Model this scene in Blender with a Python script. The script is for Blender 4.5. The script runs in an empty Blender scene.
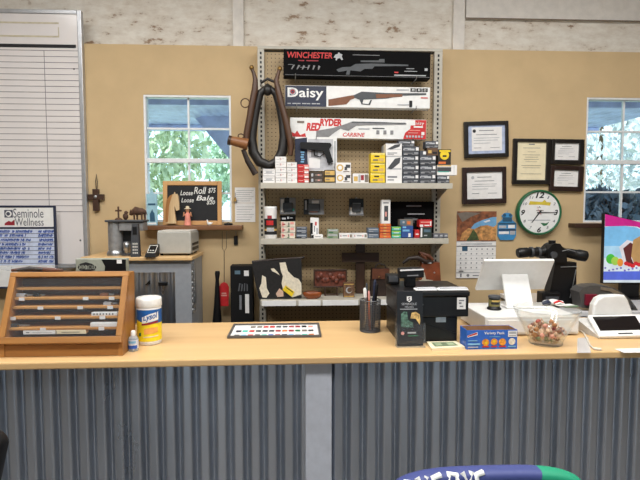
import bpy, bmesh, math, random
from mathutils import Vector, Matrix, Euler
random.seed(7)
sc = bpy.context.scene
col = sc.collection
PI = math.pi
R = math.radians

# ------------------------------------------------------------------ camera
CAM = Vector((0.0, 0.0, 1.62)); F = 500.0
cam_d = bpy.data.cameras.new('camera'); cam_d.sensor_width = 36.0; cam_d.lens = 36.0 * F / 640.0
cam_d.clip_start = 0.05; cam_d.clip_end = 200
cam = bpy.data.objects.new('camera', cam_d); col.objects.link(cam)
cam.location = CAM; cam.rotation_euler = Euler((R(90 - 3.66), 0, R(-2.8)))
sc.camera = cam
CROT = cam.rotation_euler.to_matrix()

# ------------------------------------------------------------------ world, lights, exposure
world = bpy.data.worlds.new('world'); sc.world = world; world.use_nodes = True
bg = world.node_tree.nodes['Background']
bg.inputs[0].default_value = (0.66, 0.86, 1.0, 1); bg.inputs[1].default_value = 2.3
sun_d = bpy.data.lights.new('sun', 'SUN'); sun_d.energy = 4.0; sun_d.angle = R(1.0); sun_d.color = (1, .95, .86)
sun = bpy.data.objects.new('sun', sun_d); col.objects.link(sun); sun.rotation_euler = Euler((R(38), R(-32), 0))
def area(name, loc, sx, sy, power, colr=(1, .985, .96), rot=(0, 0, 0)):
    d = bpy.data.lights.new(name, 'AREA'); d.shape = 'RECTANGLE'; d.size = sx; d.size_y = sy; d.energy = power; d.color = colr
    o = bpy.data.objects.new(name, d); col.objects.link(o); o.location = loc; o.rotation_euler = rot
    return o
area('ceiling_light', (-1.2, 1.85, 3.52), 2.2, 0.5, 40)
area('ceiling_light', (1.5, 1.85, 3.52), 2.2, 0.5, 40)
area('ceiling_light', (0.0, 0.6, 3.52), 4.2, 0.5, 130)
sc.view_settings.view_transform = 'Standard'; sc.view_settings.look = 'None'
sc.view_settings.exposure = 0.0; sc.view_settings.gamma = 1.0
sc.view_settings.use_curve_mapping = False

# ------------------------------------------------------------------ helpers: rays through the photograph
def ray(px, py): return CROT @ Vector(((px - 320) / F, -(py - 240) / F, -1.0))
def P(px, py, Y):
    d = ray(px, py); return CAM + d * ((Y - CAM.y) / d.y)
ZC = 1.033
def CT(px, py, z=ZC):
    d = ray(px, py); return CAM + d * ((z - CAM.z) / d.z)

# ------------------------------------------------------------------ materials
def lin(c):
    c = c / 255.0
    return c / 12.92 if c <= 0.04045 else ((c + 0.055) / 1.055) ** 2.4
def L(rgb): return (lin(rgb[0]), lin(rgb[1]), lin(rgb[2]), 1.0)
class NT:
    def __init__(s, name):
        s.m = bpy.data.materials.new(name); s.m.use_nodes = True
        s.t = s.m.node_tree; s.b = s.t.nodes['Principled BSDF']; s.o = s.t.nodes['Material Output']
    def n(s, typ, **kw):
        x = s.t.nodes.new(typ)
        for k, v in kw.items(): setattr(x, k, v)
        return x
    def l(s, a, b): s.t.links.new(a, b)
    def coord(s, scale=(1, 1, 1), rot=(0, 0, 0)):
        c = s.n('ShaderNodeTexCoord'); mp = s.n('ShaderNodeMapping')
        mp.inputs['Scale'].default_value = scale; mp.inputs['Rotation'].default_value = rot
        s.l(c.outputs['Object'], mp.inputs['Vector']); return mp.outputs['Vector']
    def noise(s, vec, scale, detail=3, rough=.55):
        x = s.n('ShaderNodeTexNoise'); x.inputs['Scale'].default_value = scale; x.inputs['Detail'].default_value = detail
        x.inputs['Roughness'].default_value = rough; s.l(vec, x.inputs['Vector']); return x.outputs['Fac']
    def ramp(s, fac, stops, interp='LINEAR'):
        x = s.n('ShaderNodeValToRGB'); x.color_ramp.interpolation = interp
        e = x.color_ramp.elements
        while len(e) < len(stops): e.new(.5)
        for i, (p, c) in enumerate(stops): e[i].position = p; e[i].color = c
        s.l(fac, x.inputs['Fac']); return x.outputs['Color']
    def base(s, colr): s.l(colr, s.b.inputs['Base Color'])
    def bump(s, fac, strength, dist=.002):
        x = s.n('ShaderNodeBump'); x.inputs['Strength'].default_value = strength; x.inputs['Distance'].default_value = dist
        s.l(fac, x.inputs['Height']); s.l(x.outputs['Normal'], s.b.inputs['Normal'])
    def math(s, op, a, b=None):
        x = s.n('ShaderNodeMath', operation=op)
        for i, v in enumerate((a, b)):
            if v is None: continue
            if isinstance(v, (int, float)): x.inputs[i].default_value = v
            else: s.l(v, x.inputs[i])
        return x.outputs[0]
def scalec(rgb, k): return tuple(min(255, c * k) for c in rgb)
MC = {}
def mat(name, rgb, rough=.55, metal=0.0, var=.06, scale=30, bump=0.0, spec=.5, coat=0.0):
    if name in MC: return MC[name]
    t = NT(name); v = t.coord(); f = t.noise(v, scale)
    t.base(t.ramp(f, [(.3, L(scalec(rgb, 1 - var))), (.7, L(scalec(rgb, 1 + var)))]))
    t.b.inputs['Roughness'].default_value = rough; t.b.inputs['Metallic'].default_value = metal
    t.b.inputs['Specular IOR Level'].default_value = spec
    if coat: t.b.inputs['Coat Weight'].default_value = coat; t.b.inputs['Coat Roughness'].default_value = .1
    if bump: t.bump(f, bump)
    MC[name] = t.m; return t.m
def wood(name, c1, c2, axis='x', scale=14, rough=.45, bump=.08, stretch=.08):
    if name in MC: return MC[name]
    t = NT(name); s = {'x': (stretch, 1, 1), 'y': (1, stretch, 1), 'z': (1, 1, stretch)}[axis]
    v = t.coord(s); f = t.noise(v, scale, 5, .6)
    t.base(t.ramp(f, [(.28, L(c1)), (.72, L(c2))])); t.b.inputs['Roughness'].default_value = rough
    t.bump(f, bump); MC[name] = t.m; return t.m
def emit(name, rgb, k=1.0):
    if name in MC: return MC[name]
    t = NT(name); v = t.coord(); f = t.noise(v, 12)
    c = t.ramp(f, [(.3, L(scalec(rgb, .93))), (.7, L(scalec(rgb, 1.06)))])
    t.b.inputs['Base Color'].default_value = (.02, .02, .02, 1); t.b.inputs['Roughness'].default_value = .25
    t.l(c, t.b.inputs['Emission Color']); t.b.inputs['Emission Strength'].default_value = k
    MC[name] = t.m; return t.m
def pane_mat():
    t = NT('window_glass'); tr = t.n('ShaderNodeBsdfTransparent'); gl = t.n('ShaderNodeBsdfGlossy'); mx = t.n('ShaderNodeMixShader')
    fr = t.n('ShaderNodeFresnel'); fr.inputs['IOR'].default_value = 1.45; gl.inputs['Roughness'].default_value = .02
    tr.inputs['Color'].default_value = (.94, .98, 1, 1)
    t.l(fr.outputs[0], mx.inputs['Fac']); t.l(tr.outputs[0], mx.inputs[1]); t.l(gl.outputs[0], mx.inputs[2]); t.l(mx.outputs[0], t.o.inputs['Surface'])
    return t.m
PANE = pane_mat()
def clear_mat(name, tint, amt=.985):
    t = NT(name); tr = t.n('ShaderNodeBsdfTransparent'); tr.inputs['Color'].default_value = tint
    mx = t.n('ShaderNodeMixShader'); t.b.inputs['Base Color'].default_value = (.85, .88, .9, 1); t.b.inputs['Roughness'].default_value = .08
    lw = t.n('ShaderNodeLayerWeight'); lw.inputs['Blend'].default_value = .25
    k = t.math('MULTIPLY', lw.outputs['Facing'], .1); k2 = t.math('ADD', k, 1 - amt)
    t.l(k2, mx.inputs['Fac']); t.l(tr.outputs[0], mx.inputs[1]); t.l(t.b.outputs[0], mx.inputs[2]); t.l(mx.outputs[0], t.o.inputs['Surface'])
    return t.m
CLEAR = clear_mat('clear_plastic', (.95, .96, .97, 1))
def glass_mat():
    t = NT('bowl_glass'); tr = t.n('ShaderNodeBsdfTransparent'); gl = t.n('ShaderNodeBsdfGlossy'); mx = t.n('ShaderNodeMixShader')
    tr.inputs['Color'].default_value = (.985, .99, .985, 1); gl.inputs['Roughness'].default_value = .04
    fr = t.n('ShaderNodeLayerWeight'); fr.inputs['Blend'].default_value = .5
    t.l(t.math('ADD', t.math('MULTIPLY', t.math('POWER', fr.outputs['Facing'], 4.0), .75), .05), mx.inputs['Fac']); t.l(tr.outputs[0], mx.inputs[1]); t.l(gl.outputs[0], mx.inputs[2]); t.l(mx.outputs[0], t.o.inputs['Surface'])
    return t.m
GLASS = glass_mat()
def peg_mat():
    t = NT('pegboard'); c = t.n('ShaderNodeTexCoord')
    s = t.n('ShaderNodeVectorMath', operation='SCALE'); s.inputs['Scale'].default_value = 1 / .0262; t.l(c.outputs['Object'], s.inputs[0])
    f = t.n('ShaderNodeVectorMath', operation='FRACTION'); t.l(s.outputs[0], f.inputs[0])
    a = t.n('ShaderNodeVectorMath', operation='SUBTRACT'); a.inputs[1].default_value = (.5, .5, .5); t.l(f.outputs[0], a.inputs[0])
    m = t.n('ShaderNodeVectorMath', operation='MULTIPLY'); m.inputs[1].default_value = (1, 0, 1); t.l(a.outputs[0], m.inputs[0])
    ln = t.n('ShaderNodeVectorMath', operation='LENGTH'); t.l(m.outputs[0], ln.inputs[0])
    fac = t.math('GREATER_THAN', ln.outputs['Value'], .14)
    t.base(t.ramp(fac, [(0, L((66, 52, 34))), (1, L((172, 149, 113)))])); t.b.inputs['Roughness'].default_value = .6
    MC['pegboard'] = t.m; return t.m
PEG = peg_mat()
def osb_mat():
    t = NT('whitewashed_board'); v = t.coord((1.1, 1, 3.2)); f = t.noise(v, 5, 6, .7)
    v2 = t.coord((1, 1, 1.6)); g = t.noise(v2, 10, 4, .65)
    h = t.math('ADD', t.math('MULTIPLY', f, .6), t.math('MULTIPLY', g, .4))
    t.base(t.ramp(h, [(.39, L((150, 126, 104))), (.435, L((212, 203, 190))), (.6, L((230, 225, 215)))]))
    t.bump(h, .5, .006); t.b.inputs['Roughness'].default_value = .8; return t.m
OSB = osb_mat()
def galv_mat():
    t = NT('galvanised_steel'); v = t.coord((1, 1, .35)); f = t.noise(v, 5, 3)
    t.base(t.ramp(f, [(.3, L((168, 176, 188))), (.7, L((186, 193, 204)))])); t.b.inputs['Metallic'].default_value = .95
    t.l(t.math('ADD', t.math('MULTIPLY', f, .1), .24), t.b.inputs['Roughness']); MC['galv'] = t.m; return t.m
GALV = galv_mat()

TAN = mat('tan_paint', (199, 173, 132), .85, var=.02, scale=6, bump=.03)
WHITE = mat('white_gloss', (232, 232, 230), .35, var=.02)
PAPER = mat('white_paper', (232, 230, 228), .8, var=.02)
CREAM = mat('cream_paper', (232, 220, 186), .8, var=.02)
BLACK = mat('black_plastic', (13, 13, 15), .45, var=.15, spec=.35)
MBLACK = mat('matte_black', (10, 10, 11), .7, var=.15, spec=.3)
INK = mat('black_ink', (25, 25, 28), .7)
GREYINK = mat('grey_ink', (120, 122, 128), .7)
GREY = mat('grey_enamel', (142, 146, 152), .45, var=.03)
LGREY = mat('light_grey_enamel', (206, 204, 196), .45, var=.02)
DGREY = mat('dark_grey_plastic', (66, 68, 72), .5)
MAPLE = wood('maple_laminate', (206, 168, 118), (221, 185, 133), 'x', 9, .38, .02)
OAK = wood('golden_oak', (138, 90, 44), (184, 130, 70), 'x', 16)
OAKZ = wood('golden_oak_upright', (138, 90, 44), (184, 130, 70), 'z', 16)
PINE = wood('pale_pine', (190, 138, 84), (214, 168, 112), 'x', 20)
DKWOOD = wood('dark_stained_wood', (44, 28, 20), (72, 48, 34), 'x', 18)
DKWOODZ = wood('dark_stained_wood_upright', (44, 28, 20), (72, 48, 34), 'z', 18)
BROWNW = wood('brown_sill_wood', (96, 62, 38), (132, 90, 56), 'x', 18)
LEATHER = mat('brown_leather', (84, 46, 28), .5, var=.25, scale=22, bump=.2)
DLEATHER = mat('dark_leather', (38, 26, 20), .5, var=.25, scale=22, bump=.2)
RED = mat('red_print', (196, 36, 36), .5)
NAVY = mat('navy_print', (30, 38, 62), .5)
BLUE = mat('blue_print', (36, 84, 176), .45)
LBLUE = mat('light_blue_print', (120, 176, 214), .5)
YELLOW = mat('yellow_print', (232, 200, 40), .45)
ORANGE = mat('orange_print', (214, 110, 50), .5)
GREEN = mat('green_print', (40, 110, 70), .5)
TEAL = mat('teal_print', (70, 190, 170), .5)
LIME = mat('lime_print', (150, 200, 70), .5)
GOLD = mat('gold_print', (206, 170, 96), .45)
SILVER = mat('silver_metal', (176, 178, 180), .3, .9, .05)
BRASS = mat('aged_brass', (140, 110, 60), .4, .8)
KRAFT = mat('brown_card', (150, 112, 78), .8)
TAUPE = mat('taupe_print', (120, 110, 100), .6)
PINK = mat('pink_print', (220, 150, 140), .6)

# ------------------------------------------------------------------ mesh builder: one part = one mesh
TXT = {}
def text_mesh(s, bold=0.0, shear=0.0):
    k = (s, bold, shear)
    if k not in TXT:
        cu = bpy.data.curves.new('lettering', 'FONT'); cu.body = s; cu.resolution_u = 3; cu.offset = bold; cu.shear = shear
        ob = bpy.data.objects.new('lettering', cu); me = bpy.data.meshes.new_from_object(ob)
        vs = [v.co.copy() for v in me.vertices]; fs = [tuple(p.vertices) for p in me.polygons]
        x0 = min(v.x for v in vs); x1 = max(v.x for v in vs); y0 = min(v.y for v in vs); y1 = max(v.y for v in vs)
        TXT[k] = ([((v.x - x0) / (x1 - x0), (v.y - y0) / (y1 - y0)) for v in vs], fs)
        bpy.data.objects.remove(ob); bpy.data.curves.remove(cu); bpy.data.meshes.remove(me)
    return TXT[k]
class MB:
    def __init__(s): s.v = []; s.f = []; s.m = []; s.sm = []; s.mats = []; s.M = Matrix()
    def mi(s, m):
        if m not in s.mats: s.mats.append(m)
        return s.mats.index(m)
    def add(s, vs, fs, m, smooth=False):
        n = len(s.v); i = s.mi(m)
        s.v += [s.M @ Vector(v) for v in vs]
        for f in fs: s.f.append(tuple(n + k for k in f)); s.m.append(i); s.sm.append(smooth)
        return s
    def bm(s, bm, m, smooth=False, M=None):
        bm.verts.index_update(); M = M or Matrix()
        s.add([M @ v.co for v in bm.verts], [tuple(v.index for v in f.verts) for f in bm.faces], m, smooth); bm.free(); return s
    def box(s, m, c, size, bev=0.0, rot=None, seg=2):
        M = Matrix.Translation(c) @ (Euler(rot).to_matrix().to_4x4() if rot else Matrix())
        b = bmesh.new(); bmesh.ops.create_cube(b, size=1.0)
        for v in b.verts: v.co = Vector((v.co.x * size[0], v.co.y * size[1], v.co.z * size[2]))
        if bev: bmesh.ops.bevel(b, geom=b.edges[:], offset=min(bev, .49 * min(size)), segments=seg, affect='EDGES', profile=.5)
        return s.bm(b, m, False, M)
    def bx(s, m, x0, x1, y0, y1, z0, z1, bev=0.0):
        return s.box(m, ((x0 + x1) / 2, (y0 + y1) / 2, (z0 + z1) / 2), (x1 - x0, y1 - y0, z1 - z0), bev)
    def quad(s, m, a, b, c, d): return s.add([a, b, c, d], [(0, 1, 2, 3)], m)
    def rect(s, m, x0, x1, z0, z1, y): return s.quad(m, (x0, y, z0), (x1, y, z0), (x1, y, z1), (x0, y, z1))
    def poly(s, m, pts, y): return s.add([(p[0], y, p[1]) for p in pts], [tuple(range(len(pts)))], m)
    def prism(s, m, pts, y0, y1, smooth=False):
        n = len(pts); b = bmesh.new()
        A = [b.verts.new((p[0], y0, p[1])) for p in pts]; B = [b.verts.new((p[0], y1, p[1])) for p in pts]
        b.faces.new(A); b.faces.new(B[::-1])
        for i in range(n): b.faces.new((A[i], B[i], B[(i + 1) % n], A[(i + 1) % n]))
        bmesh.ops.recalc_face_normals(b, faces=b.faces[:]); return s.bm(b, m, smooth)
    def cyl(s, m, p0, p1, r0, r1=None, n=16, caps=True):
        r1 = r0 if r1 is None else r1
        return s.tube(m, [p0, p1], [r0, r1], n, caps)
    def tube(s, m, pts, r, n=8, caps=True, closed=False, flat=1.0):
        pts = [Vector(p) for p in pts]; k = len(pts); rs = r if isinstance(r, (list, tuple)) else [r] * k
        vs = []; fs = []; prev = None
        for i, p in enumerate(pts):
            if closed: d = pts[(i + 1) % k] - pts[i - 1]
            else: d = pts[min(i + 1, k - 1)] - pts[max(i - 1, 0)]
            d.normalize()
            if prev is None:
                a = Vector((0, 1, 0)) if abs(d.y) < .9 else Vector((1, 0, 0))
                u = (a - d * a.dot(d)).normalized()
            else: u = (prev - d * prev.dot(d)).normalized()
            prev = u; w = d.cross(u)
            for j in range(n):
                t = 2 * PI * j / n; vs.append(p + (u * math.cos(t) * flat + w * math.sin(t)) * rs[i])
        for i in range(k if closed else k - 1):
            i2 = (i + 1) % k
            for j in range(n): fs.append((i * n + j, i * n + (j + 1) % n, i2 * n + (j + 1) % n, i2 * n + j))
        s.add(vs, fs, m, True)
        if caps and not closed:
            s.add(vs[:n], [tuple(range(n))[::-1]], m); s.add(vs[-n:], [tuple(range(n))], m)
        return s
    def lathe(s, m, prof, c=(0, 0, 0), n=28, smooth=True, wob=None):
        c = Vector(c); vs = []; fs = []; k = len(prof)
        for (r, z) in prof:
            for j in range(n):
                t = 2 * PI * j / n; q = r * (wob(t, z) if wob else 1); vs.append(c + Vector((q * math.cos(t), q * math.sin(t), z)))
        for i in range(k - 1):
            for j in range(n): fs.append((i * n + j, i * n + (j + 1) % n, (i + 1) * n + (j + 1) % n, (i + 1) * n + j))
        s.add(vs, fs, m, smooth)
        if prof[0][0] > 1e-5: s.add(vs[:n], [tuple(range(n))[::-1]], m)
        if prof[-1][0] > 1e-5: s.add(vs[-n:], [tuple(range(n))], m)
        return s
    def ball(s, m, c, r, n=12):
        r = (r, r, r) if isinstance(r, (int, float)) else r
        b = bmesh.new(); bmesh.ops.create_uvsphere(b, u_segments=n, v_segments=max(6, n * 2 // 3), radius=1.0)
        return s.bm(b, m, True, Matrix.Translation(c) @ Matrix.Diagonal((r[0], r[1], r[2], 1)))
    def text(s, m, t, x0, x1, z0, z1, y, bold=0.0, shear=0.0, fn=None):
        uv, fs = text_mesh(t, bold, shear)
        vs = [(x0 + (x1 - x0) * u, y, z0 + (z1 - z0) * v) for u, v in uv]
        if fn: vs = [fn(v) for v in vs]
        return s.add(vs, fs, m)
    def patch(s, m, r, a0, a1, z0, z1, n=14, r1=None):      # a band on a cylinder about the z axis
        r1 = r if r1 is None else r1; vs = []; fs = []
        for i in range(n + 1):
            a = a0 + (a1 - a0) * i / n
            vs += [(r * math.cos(a), r * math.sin(a), z0), (r1 * math.cos(a), r1 * math.sin(a), z1)]
        for i in range(n): fs.append((2 * i, 2 * i + 2, 2 * i + 3, 2 * i + 1))
        return s.add(vs, fs, m, True)
    def build(s, name, parent=None, loc=(0, 0, 0), rot=(0, 0, 0)):
        me = bpy.data.meshes.new(name); me.from_pydata([tuple(v) for v in s.v], [], s.f)
        for m in s.mats: me.materials.append(m)
        me.polygons.foreach_set('material_index', s.m); me.polygons.foreach_set('use_smooth', s.sm); me.update()
        o = bpy.data.objects.new(name, me); col.objects.link(o); o.location = loc; o.rotation_euler = rot
        if parent: o.parent = parent
        return o
def tag(o, label, cat, group=None, kind=None):
    o['label'] = label; o['category'] = cat
    if group: o['group'] = group
    if kind: o['kind'] = kind
    return o
def thing(name, label, cat, loc=(0, 0, 0), rot=(0, 0, 0), group=None):
    o = bpy.data.objects.new(name, None); col.objects.link(o); o.empty_display_size = .05
    o.location = loc; o.rotation_euler = rot; return tag(o, label, cat, group)
def struct(o): o['kind'] = 'structure'; return o
def copy_tree(o, parent=None):
    c = o.copy(); col.objects.link(c)
    if parent: c.parent = parent
    for ch in list(o.children): copy_tree(ch, c)
    return c
def art(mb, x0, x1, z0, z1, y, items):      # print on a front face: rectangles, words, outlines in 0..1 coordinates
    k = 0
    for it in items:
        k += 1; yy = y - .0006 - .00012 * k
        X = lambda u: x0 + (x1 - x0) * u
        Z = lambda v: z0 + (z1 - z0) * v
        if it[1] == 'text': mb.text(it[0], it[2], X(it[3]), X(it[5]), Z(it[4]), Z(it[6]), yy, *(it[7:] if len(it) > 7 else ()))
        elif it[1] == 'poly': mb.poly(it[0], [(X(u), Z(v)) for u, v in it[2]], yy)
        elif it[1] == 'disc':
            u, v, r = it[2:5]; h = z1 - z0
            mb.poly(it[0], [(X(u) + r * h * math.cos(2 * PI * i / 18), Z(v) + r * h * math.sin(2 * PI * i / 18)) for i in range(18)], yy)
        else: mb.rect(it[0], X(it[1]), X(it[3]), Z(it[2]), Z(it[4]), yy)
def carton(name, label, cat, x0, x1, z0, z1, yf, d, body, items=(), group=None, rz=0.0, bev=.0012):
    mb = MB(); w = x1 - x0; h = z1 - z0
    mb.bx(body, -w / 2, w / 2, -d / 2, d / 2, 0, h, bev); art(mb, -w / 2, w / 2, 0, h, -d / 2, items)
    return tag(mb.build(name, None, ((x0 + x1) / 2, yf + d / 2, z0), (0, 0, rz)), label, cat, group)
def pcarton(name, label, cat, px0, py0, px1, py1, Y, d, body, items=(), z0=None, **kw):   # front face covers these pixels at depth Y
    pm = (py0 + py1) / 2; qm = (px0 + px1) / 2
    xa = P(px0, pm, Y).x; xb = P(px1, pm, Y).x; zb = P(qm, py1, Y).z; zt = P(qm, py0, Y).z
    if z0 is not None: zt += z0 - zb; zb = z0
    return carton(name, label, cat, xa, xb, zb, zt, Y, d, body, items, **kw), zt

# ------------------------------------------------------------------ the setting
YW = 3.55                                     # painted face of the back wall
XL, XR, YB, ZT = -3.4, 4.2, -3.4, 3.6
FLOORM = mat('concrete_floor', (132, 127, 122), .4, var=.1, scale=4)
CEILM = mat('white_ceiling', (214, 208, 198), .8, var=.03, scale=3)
SIDEM = mat('side_wall_paint', (120, 104, 82), .85, var=.03, scale=5)
b = MB(); b.bx(FLOORM, XL - .1, XR + .1, YB - .1, YW + .1, -.1, 0); struct(b.build('floor'))
b = MB(); b.bx(CEILM, XL - .1, XR + .1, YB - .1, YW + .2, ZT, ZT + .08); struct(b.build('ceiling'))
b = MB(); b.bx(SIDEM, XL - .1, XL, YB - .1, YW + .2, 0, ZT); struct(b.build('wall_left'))
b = MB(); b.bx(SIDEM, XR, XR + .1, YB - .1, YW + .2, 0, ZT); struct(b.build('wall_right'))
# unseen rear wall; two openings added for bluish daylight on the steel front
b = MB()
RW = [(-2.2, -1.1), (1.2, 2.3)]
xs = [XL, RW[0][0], RW[0][1], RW[1][0], RW[1][1], XR]
for i in range(5):
    if i % 2 == 0: b.bx(SIDEM, xs[i], xs[i + 1], YB - .1, YB, 0, ZT)
    else: b.bx(SIDEM, xs[i], xs[i + 1], YB - .1, YB, 0, .1); b.bx(SIDEM, xs[i], xs[i + 1], YB - .1, YB, 2.2, ZT)
struct(b.build('wall_rear'))
# back wall: painted lining with two window openings
ZTAN = 2.735
W1 = (P(144.5, 160, YW).x, P(231.5, 160, YW).x, P(188, 222, YW).z, P(188, 95, YW).z)
W2x0 = P(585, 160, YW).x
W2 = (W2x0, W2x0 + (W1[1] - W1[0]), P(610, 222.5, YW).z, P(610, 97.5, YW).z)
b = MB()
xs = [XL, W1[0], W1[1], W2[0], W2[1], XR]
for i in range(5):
    if i % 2 == 0: b.bx(TAN, xs[i], xs[i + 1], YW, YW + .11, 0, ZTAN)
    else:
        w = W1 if i == 1 else W2
        b.bx(TAN, xs[i], xs[i + 1], YW, YW + .11, 0, w[2]); b.bx(TAN, xs[i], xs[i + 1], YW, YW + .11, w[3], ZTAN)
struct(b.build('wall_back'))
b = MB(); b.bx(OSB, XL, XR, YW + .075 + .04, YW + .16, ZTAN - .3, ZT)
SEAM = mat('seam_dark_joint', (126, 112, 98), .9)  # dark strip marking the seam along the board's lower edge
struct(b.build('wall_upper'))
WPAINT = mat('white_painted_timber', (222, 217, 210), .7, var=.03, scale=20, bump=.1)
for i, (pa, pb) in enumerate(((232.5, 243.5), (453.5, 465))):
    b = MB(); b.bx(WPAINT, P(pa, 20, YW + .08).x, P(pb, 20, YW + .08).x, YW + .082, YW + .114, ZTAN - .02, ZT - .002, .003)
    struct(b.build('trim_%d' % (i + 1)))
b = MB(); b.bx(WPAINT, P(466, 20, YW + .09).x, XR, YW + .09, YW + .114, P(600, 20, YW + .09).z, P(600, 20, YW + .09).z + .35, .004)
b.bx(SEAM, P(466, 20, YW + .09).x, XR, YW + .088, YW + .09, P(600, 21, YW + .09).z, P(600, 20, YW + .09).z)
struct(b.build('trim_3'))

VINYL = mat('white_vinyl', (226, 228, 230), .4, var=.02)
def window(n, w, bars, sill_px, sillm):
    root = bpy.data.objects.new('window_%d' % n, None); col.objects.link(root); root['kind'] = 'structure'
    x0, x1, z0, z1 = w; y0 = YW + .003; t = .014
    f = MB()
    f.bx(VINYL, x0, x0 + t, y0, y0 + .07, z0, z1); f.bx(VINYL, x1 - t, x1, y0, y0 + .07, z0, z1)
    f.bx(VINYL, x0 + t, x1 - t, y0, y0 + .07, z1 - t, z1); f.bx(VINYL, x0 + t, x1 - t, y0, y0 + .07, z0, z0 + t)
    struct(f.build('window_frame', root))
    zm = bars['rail']; s = MB(); xm = (x0 + x1) / 2
    s.bx(VINYL, x0 + t, x1 - t, y0 + .005, y0 + .05, zm - .015, zm + .015, .003)
    s.bx(VINYL, xm - .0065, xm + .0065, y0 + .02, y0 + .04, z0 + t, zm - .015); s.bx(VINYL, xm - .0065, xm + .0065, y0 + .03, y0 + .05, zm + .015, z1 - t)
    for zz in bars['h']: s.bx(VINYL, x0 + t, x1 - t, y0 + .026, y0 + .046, zz - .0065, zz + .0065)
    struct(s.build('sash', root))
    p = MB(); p.bx(PANE, x0 + t, x1 - t, y0 + .033, y0 + .036, z0 + t, z1 - t); struct(p.build('pane', root))
    q = MB(); a, c, zz = sill_px; q.bx(sillm, a, c, YW - .095, YW + .03, zz - .032, zz, .004); struct(q.build('window_sill', root))
    return root
SZ1 = P(190, 225.5, YW - .09).z
window(1, W1, {'rail': P(188, 160.5, YW).z, 'h': [P(188, 128, YW).z, P(188, 193, YW).z]}, (P(140, 226, YW - .09).x, P(242, 226, YW - .09).x, SZ1), BROWNW)
SZ2 = P(600, 223.5, YW - .09).z
window(2, W2, {'rail': P(610, 162, YW).z, 'h': [P(610, 131, YW).z, P(610, 192, YW).z]}, (P(575, 226, YW - .09).x, XR - .3, SZ2), DKWOOD)

# outdoors beyond the windows
GRASS = mat('grass', (200, 206, 180), .9, var=.2, scale=3)
b = MB(); b.bx(GRASS, -14, 16, YW + .3, 24, -.2, -.05); struct(b.build('ground'))
AWN = mat('blue_grey_steel_roofing', (178, 190, 240), .5, .0, var=.12, scale=5)
def awning(name, w, label, side):
    x0, x1, z0, z1 = w; cx = (x0 + x1) / 2; root = thing(name, label, 'awning', (cx, YW + .163, z1 + .12))
    ye = 2.2; ze = -.05; q = MB()                  # sloping roof sheets, ribbed
    zt = P((145 + 231) / 2 if side else 612, 128 if side else 131, YW + .163 + ye).z - (z1 + .12)
    n = 26; X0, X1 = -1.1, 1.1
    vs = []; fs = []
    for i in range(n * 4 + 1):
        u = i / (n * 4); x = X0 + (X1 - X0) * u; h = (0, .006, .006, 0)[i % 4]
        vs += [(x, 0, .0 + h), (x, ye, zt + h), (x, 0, .012 + h), (x, ye, zt + .012 + h)]
    for i in range(n * 4):
        a = i * 4; c = a + 4; fs += [(a, c, c + 1, a + 1), (a + 2, a + 3, c + 3, c + 2), (a + 1, c + 1, c + 3, a + 3)]
    q.add(vs, fs, AWN); q.build('roof_sheet', root)
    r = MB()
    for yy in (.5, 1.95): r.bx(AWN, X0, X1, yy, yy + .07, zt * yy / ye - .06, zt * yy / ye - .001)
    r.build('rafter', root)
    if side:
        k = MB(); Y = YW + .163 + 1.4; c = Vector((cx, YW + .163, z1 + .12))
        pts = [P(195, 118, Y) - c, P(232, 162, Y) - c, P(262, 190, Y) - c, P(262, 100, Y) - c]
        k.prism(AWN, [(p.x, p.z) for p in pts], 1.4, 1.45); k.build('gable_board', root)
    return root
awning('porch_awning', W1, 'blue-grey ribbed porch awning with a slanted gable board outside the window behind the chalkboard', True)
awning('porch_awning', W2, 'blue-grey ribbed porch awning outside the window at the right edge', False)
BARK = mat('bark', (96, 80, 62), .9, var=.2)
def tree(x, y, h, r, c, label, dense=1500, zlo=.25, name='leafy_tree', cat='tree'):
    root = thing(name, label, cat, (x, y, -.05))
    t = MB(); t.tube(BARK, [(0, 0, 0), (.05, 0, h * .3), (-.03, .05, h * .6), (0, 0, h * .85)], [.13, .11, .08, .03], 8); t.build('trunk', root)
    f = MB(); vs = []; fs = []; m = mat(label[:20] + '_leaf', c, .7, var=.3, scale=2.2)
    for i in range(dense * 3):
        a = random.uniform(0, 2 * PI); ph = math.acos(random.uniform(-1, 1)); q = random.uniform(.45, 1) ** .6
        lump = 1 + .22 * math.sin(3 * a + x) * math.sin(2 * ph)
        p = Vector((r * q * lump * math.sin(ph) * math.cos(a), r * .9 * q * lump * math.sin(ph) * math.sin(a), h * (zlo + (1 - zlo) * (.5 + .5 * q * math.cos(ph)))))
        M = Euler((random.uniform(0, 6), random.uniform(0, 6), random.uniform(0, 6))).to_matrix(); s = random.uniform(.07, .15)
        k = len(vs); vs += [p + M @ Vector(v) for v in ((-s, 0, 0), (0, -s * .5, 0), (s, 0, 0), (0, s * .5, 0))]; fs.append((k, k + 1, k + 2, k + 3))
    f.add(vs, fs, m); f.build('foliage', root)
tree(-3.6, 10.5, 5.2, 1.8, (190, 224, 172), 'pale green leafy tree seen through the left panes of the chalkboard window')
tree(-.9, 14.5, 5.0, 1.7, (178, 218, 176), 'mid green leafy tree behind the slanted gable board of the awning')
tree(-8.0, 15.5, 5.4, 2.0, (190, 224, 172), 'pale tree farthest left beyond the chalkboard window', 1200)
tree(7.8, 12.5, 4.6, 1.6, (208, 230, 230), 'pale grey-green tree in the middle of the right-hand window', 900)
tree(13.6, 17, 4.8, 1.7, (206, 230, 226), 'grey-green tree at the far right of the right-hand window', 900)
tree(4.6, 7.4, 1.95, .75, (28, 46, 60), 'dark bushy shrub low in the left pane of the right-hand window', 1500, .02, 'shrub', 'shrub')
tree(6.6, 8.3, 2.25, .85, (34, 52, 60), 'dark bushy shrub low beside the middle bar of the right-hand window', 1500, .02, 'shrub', 'shrub')
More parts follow.
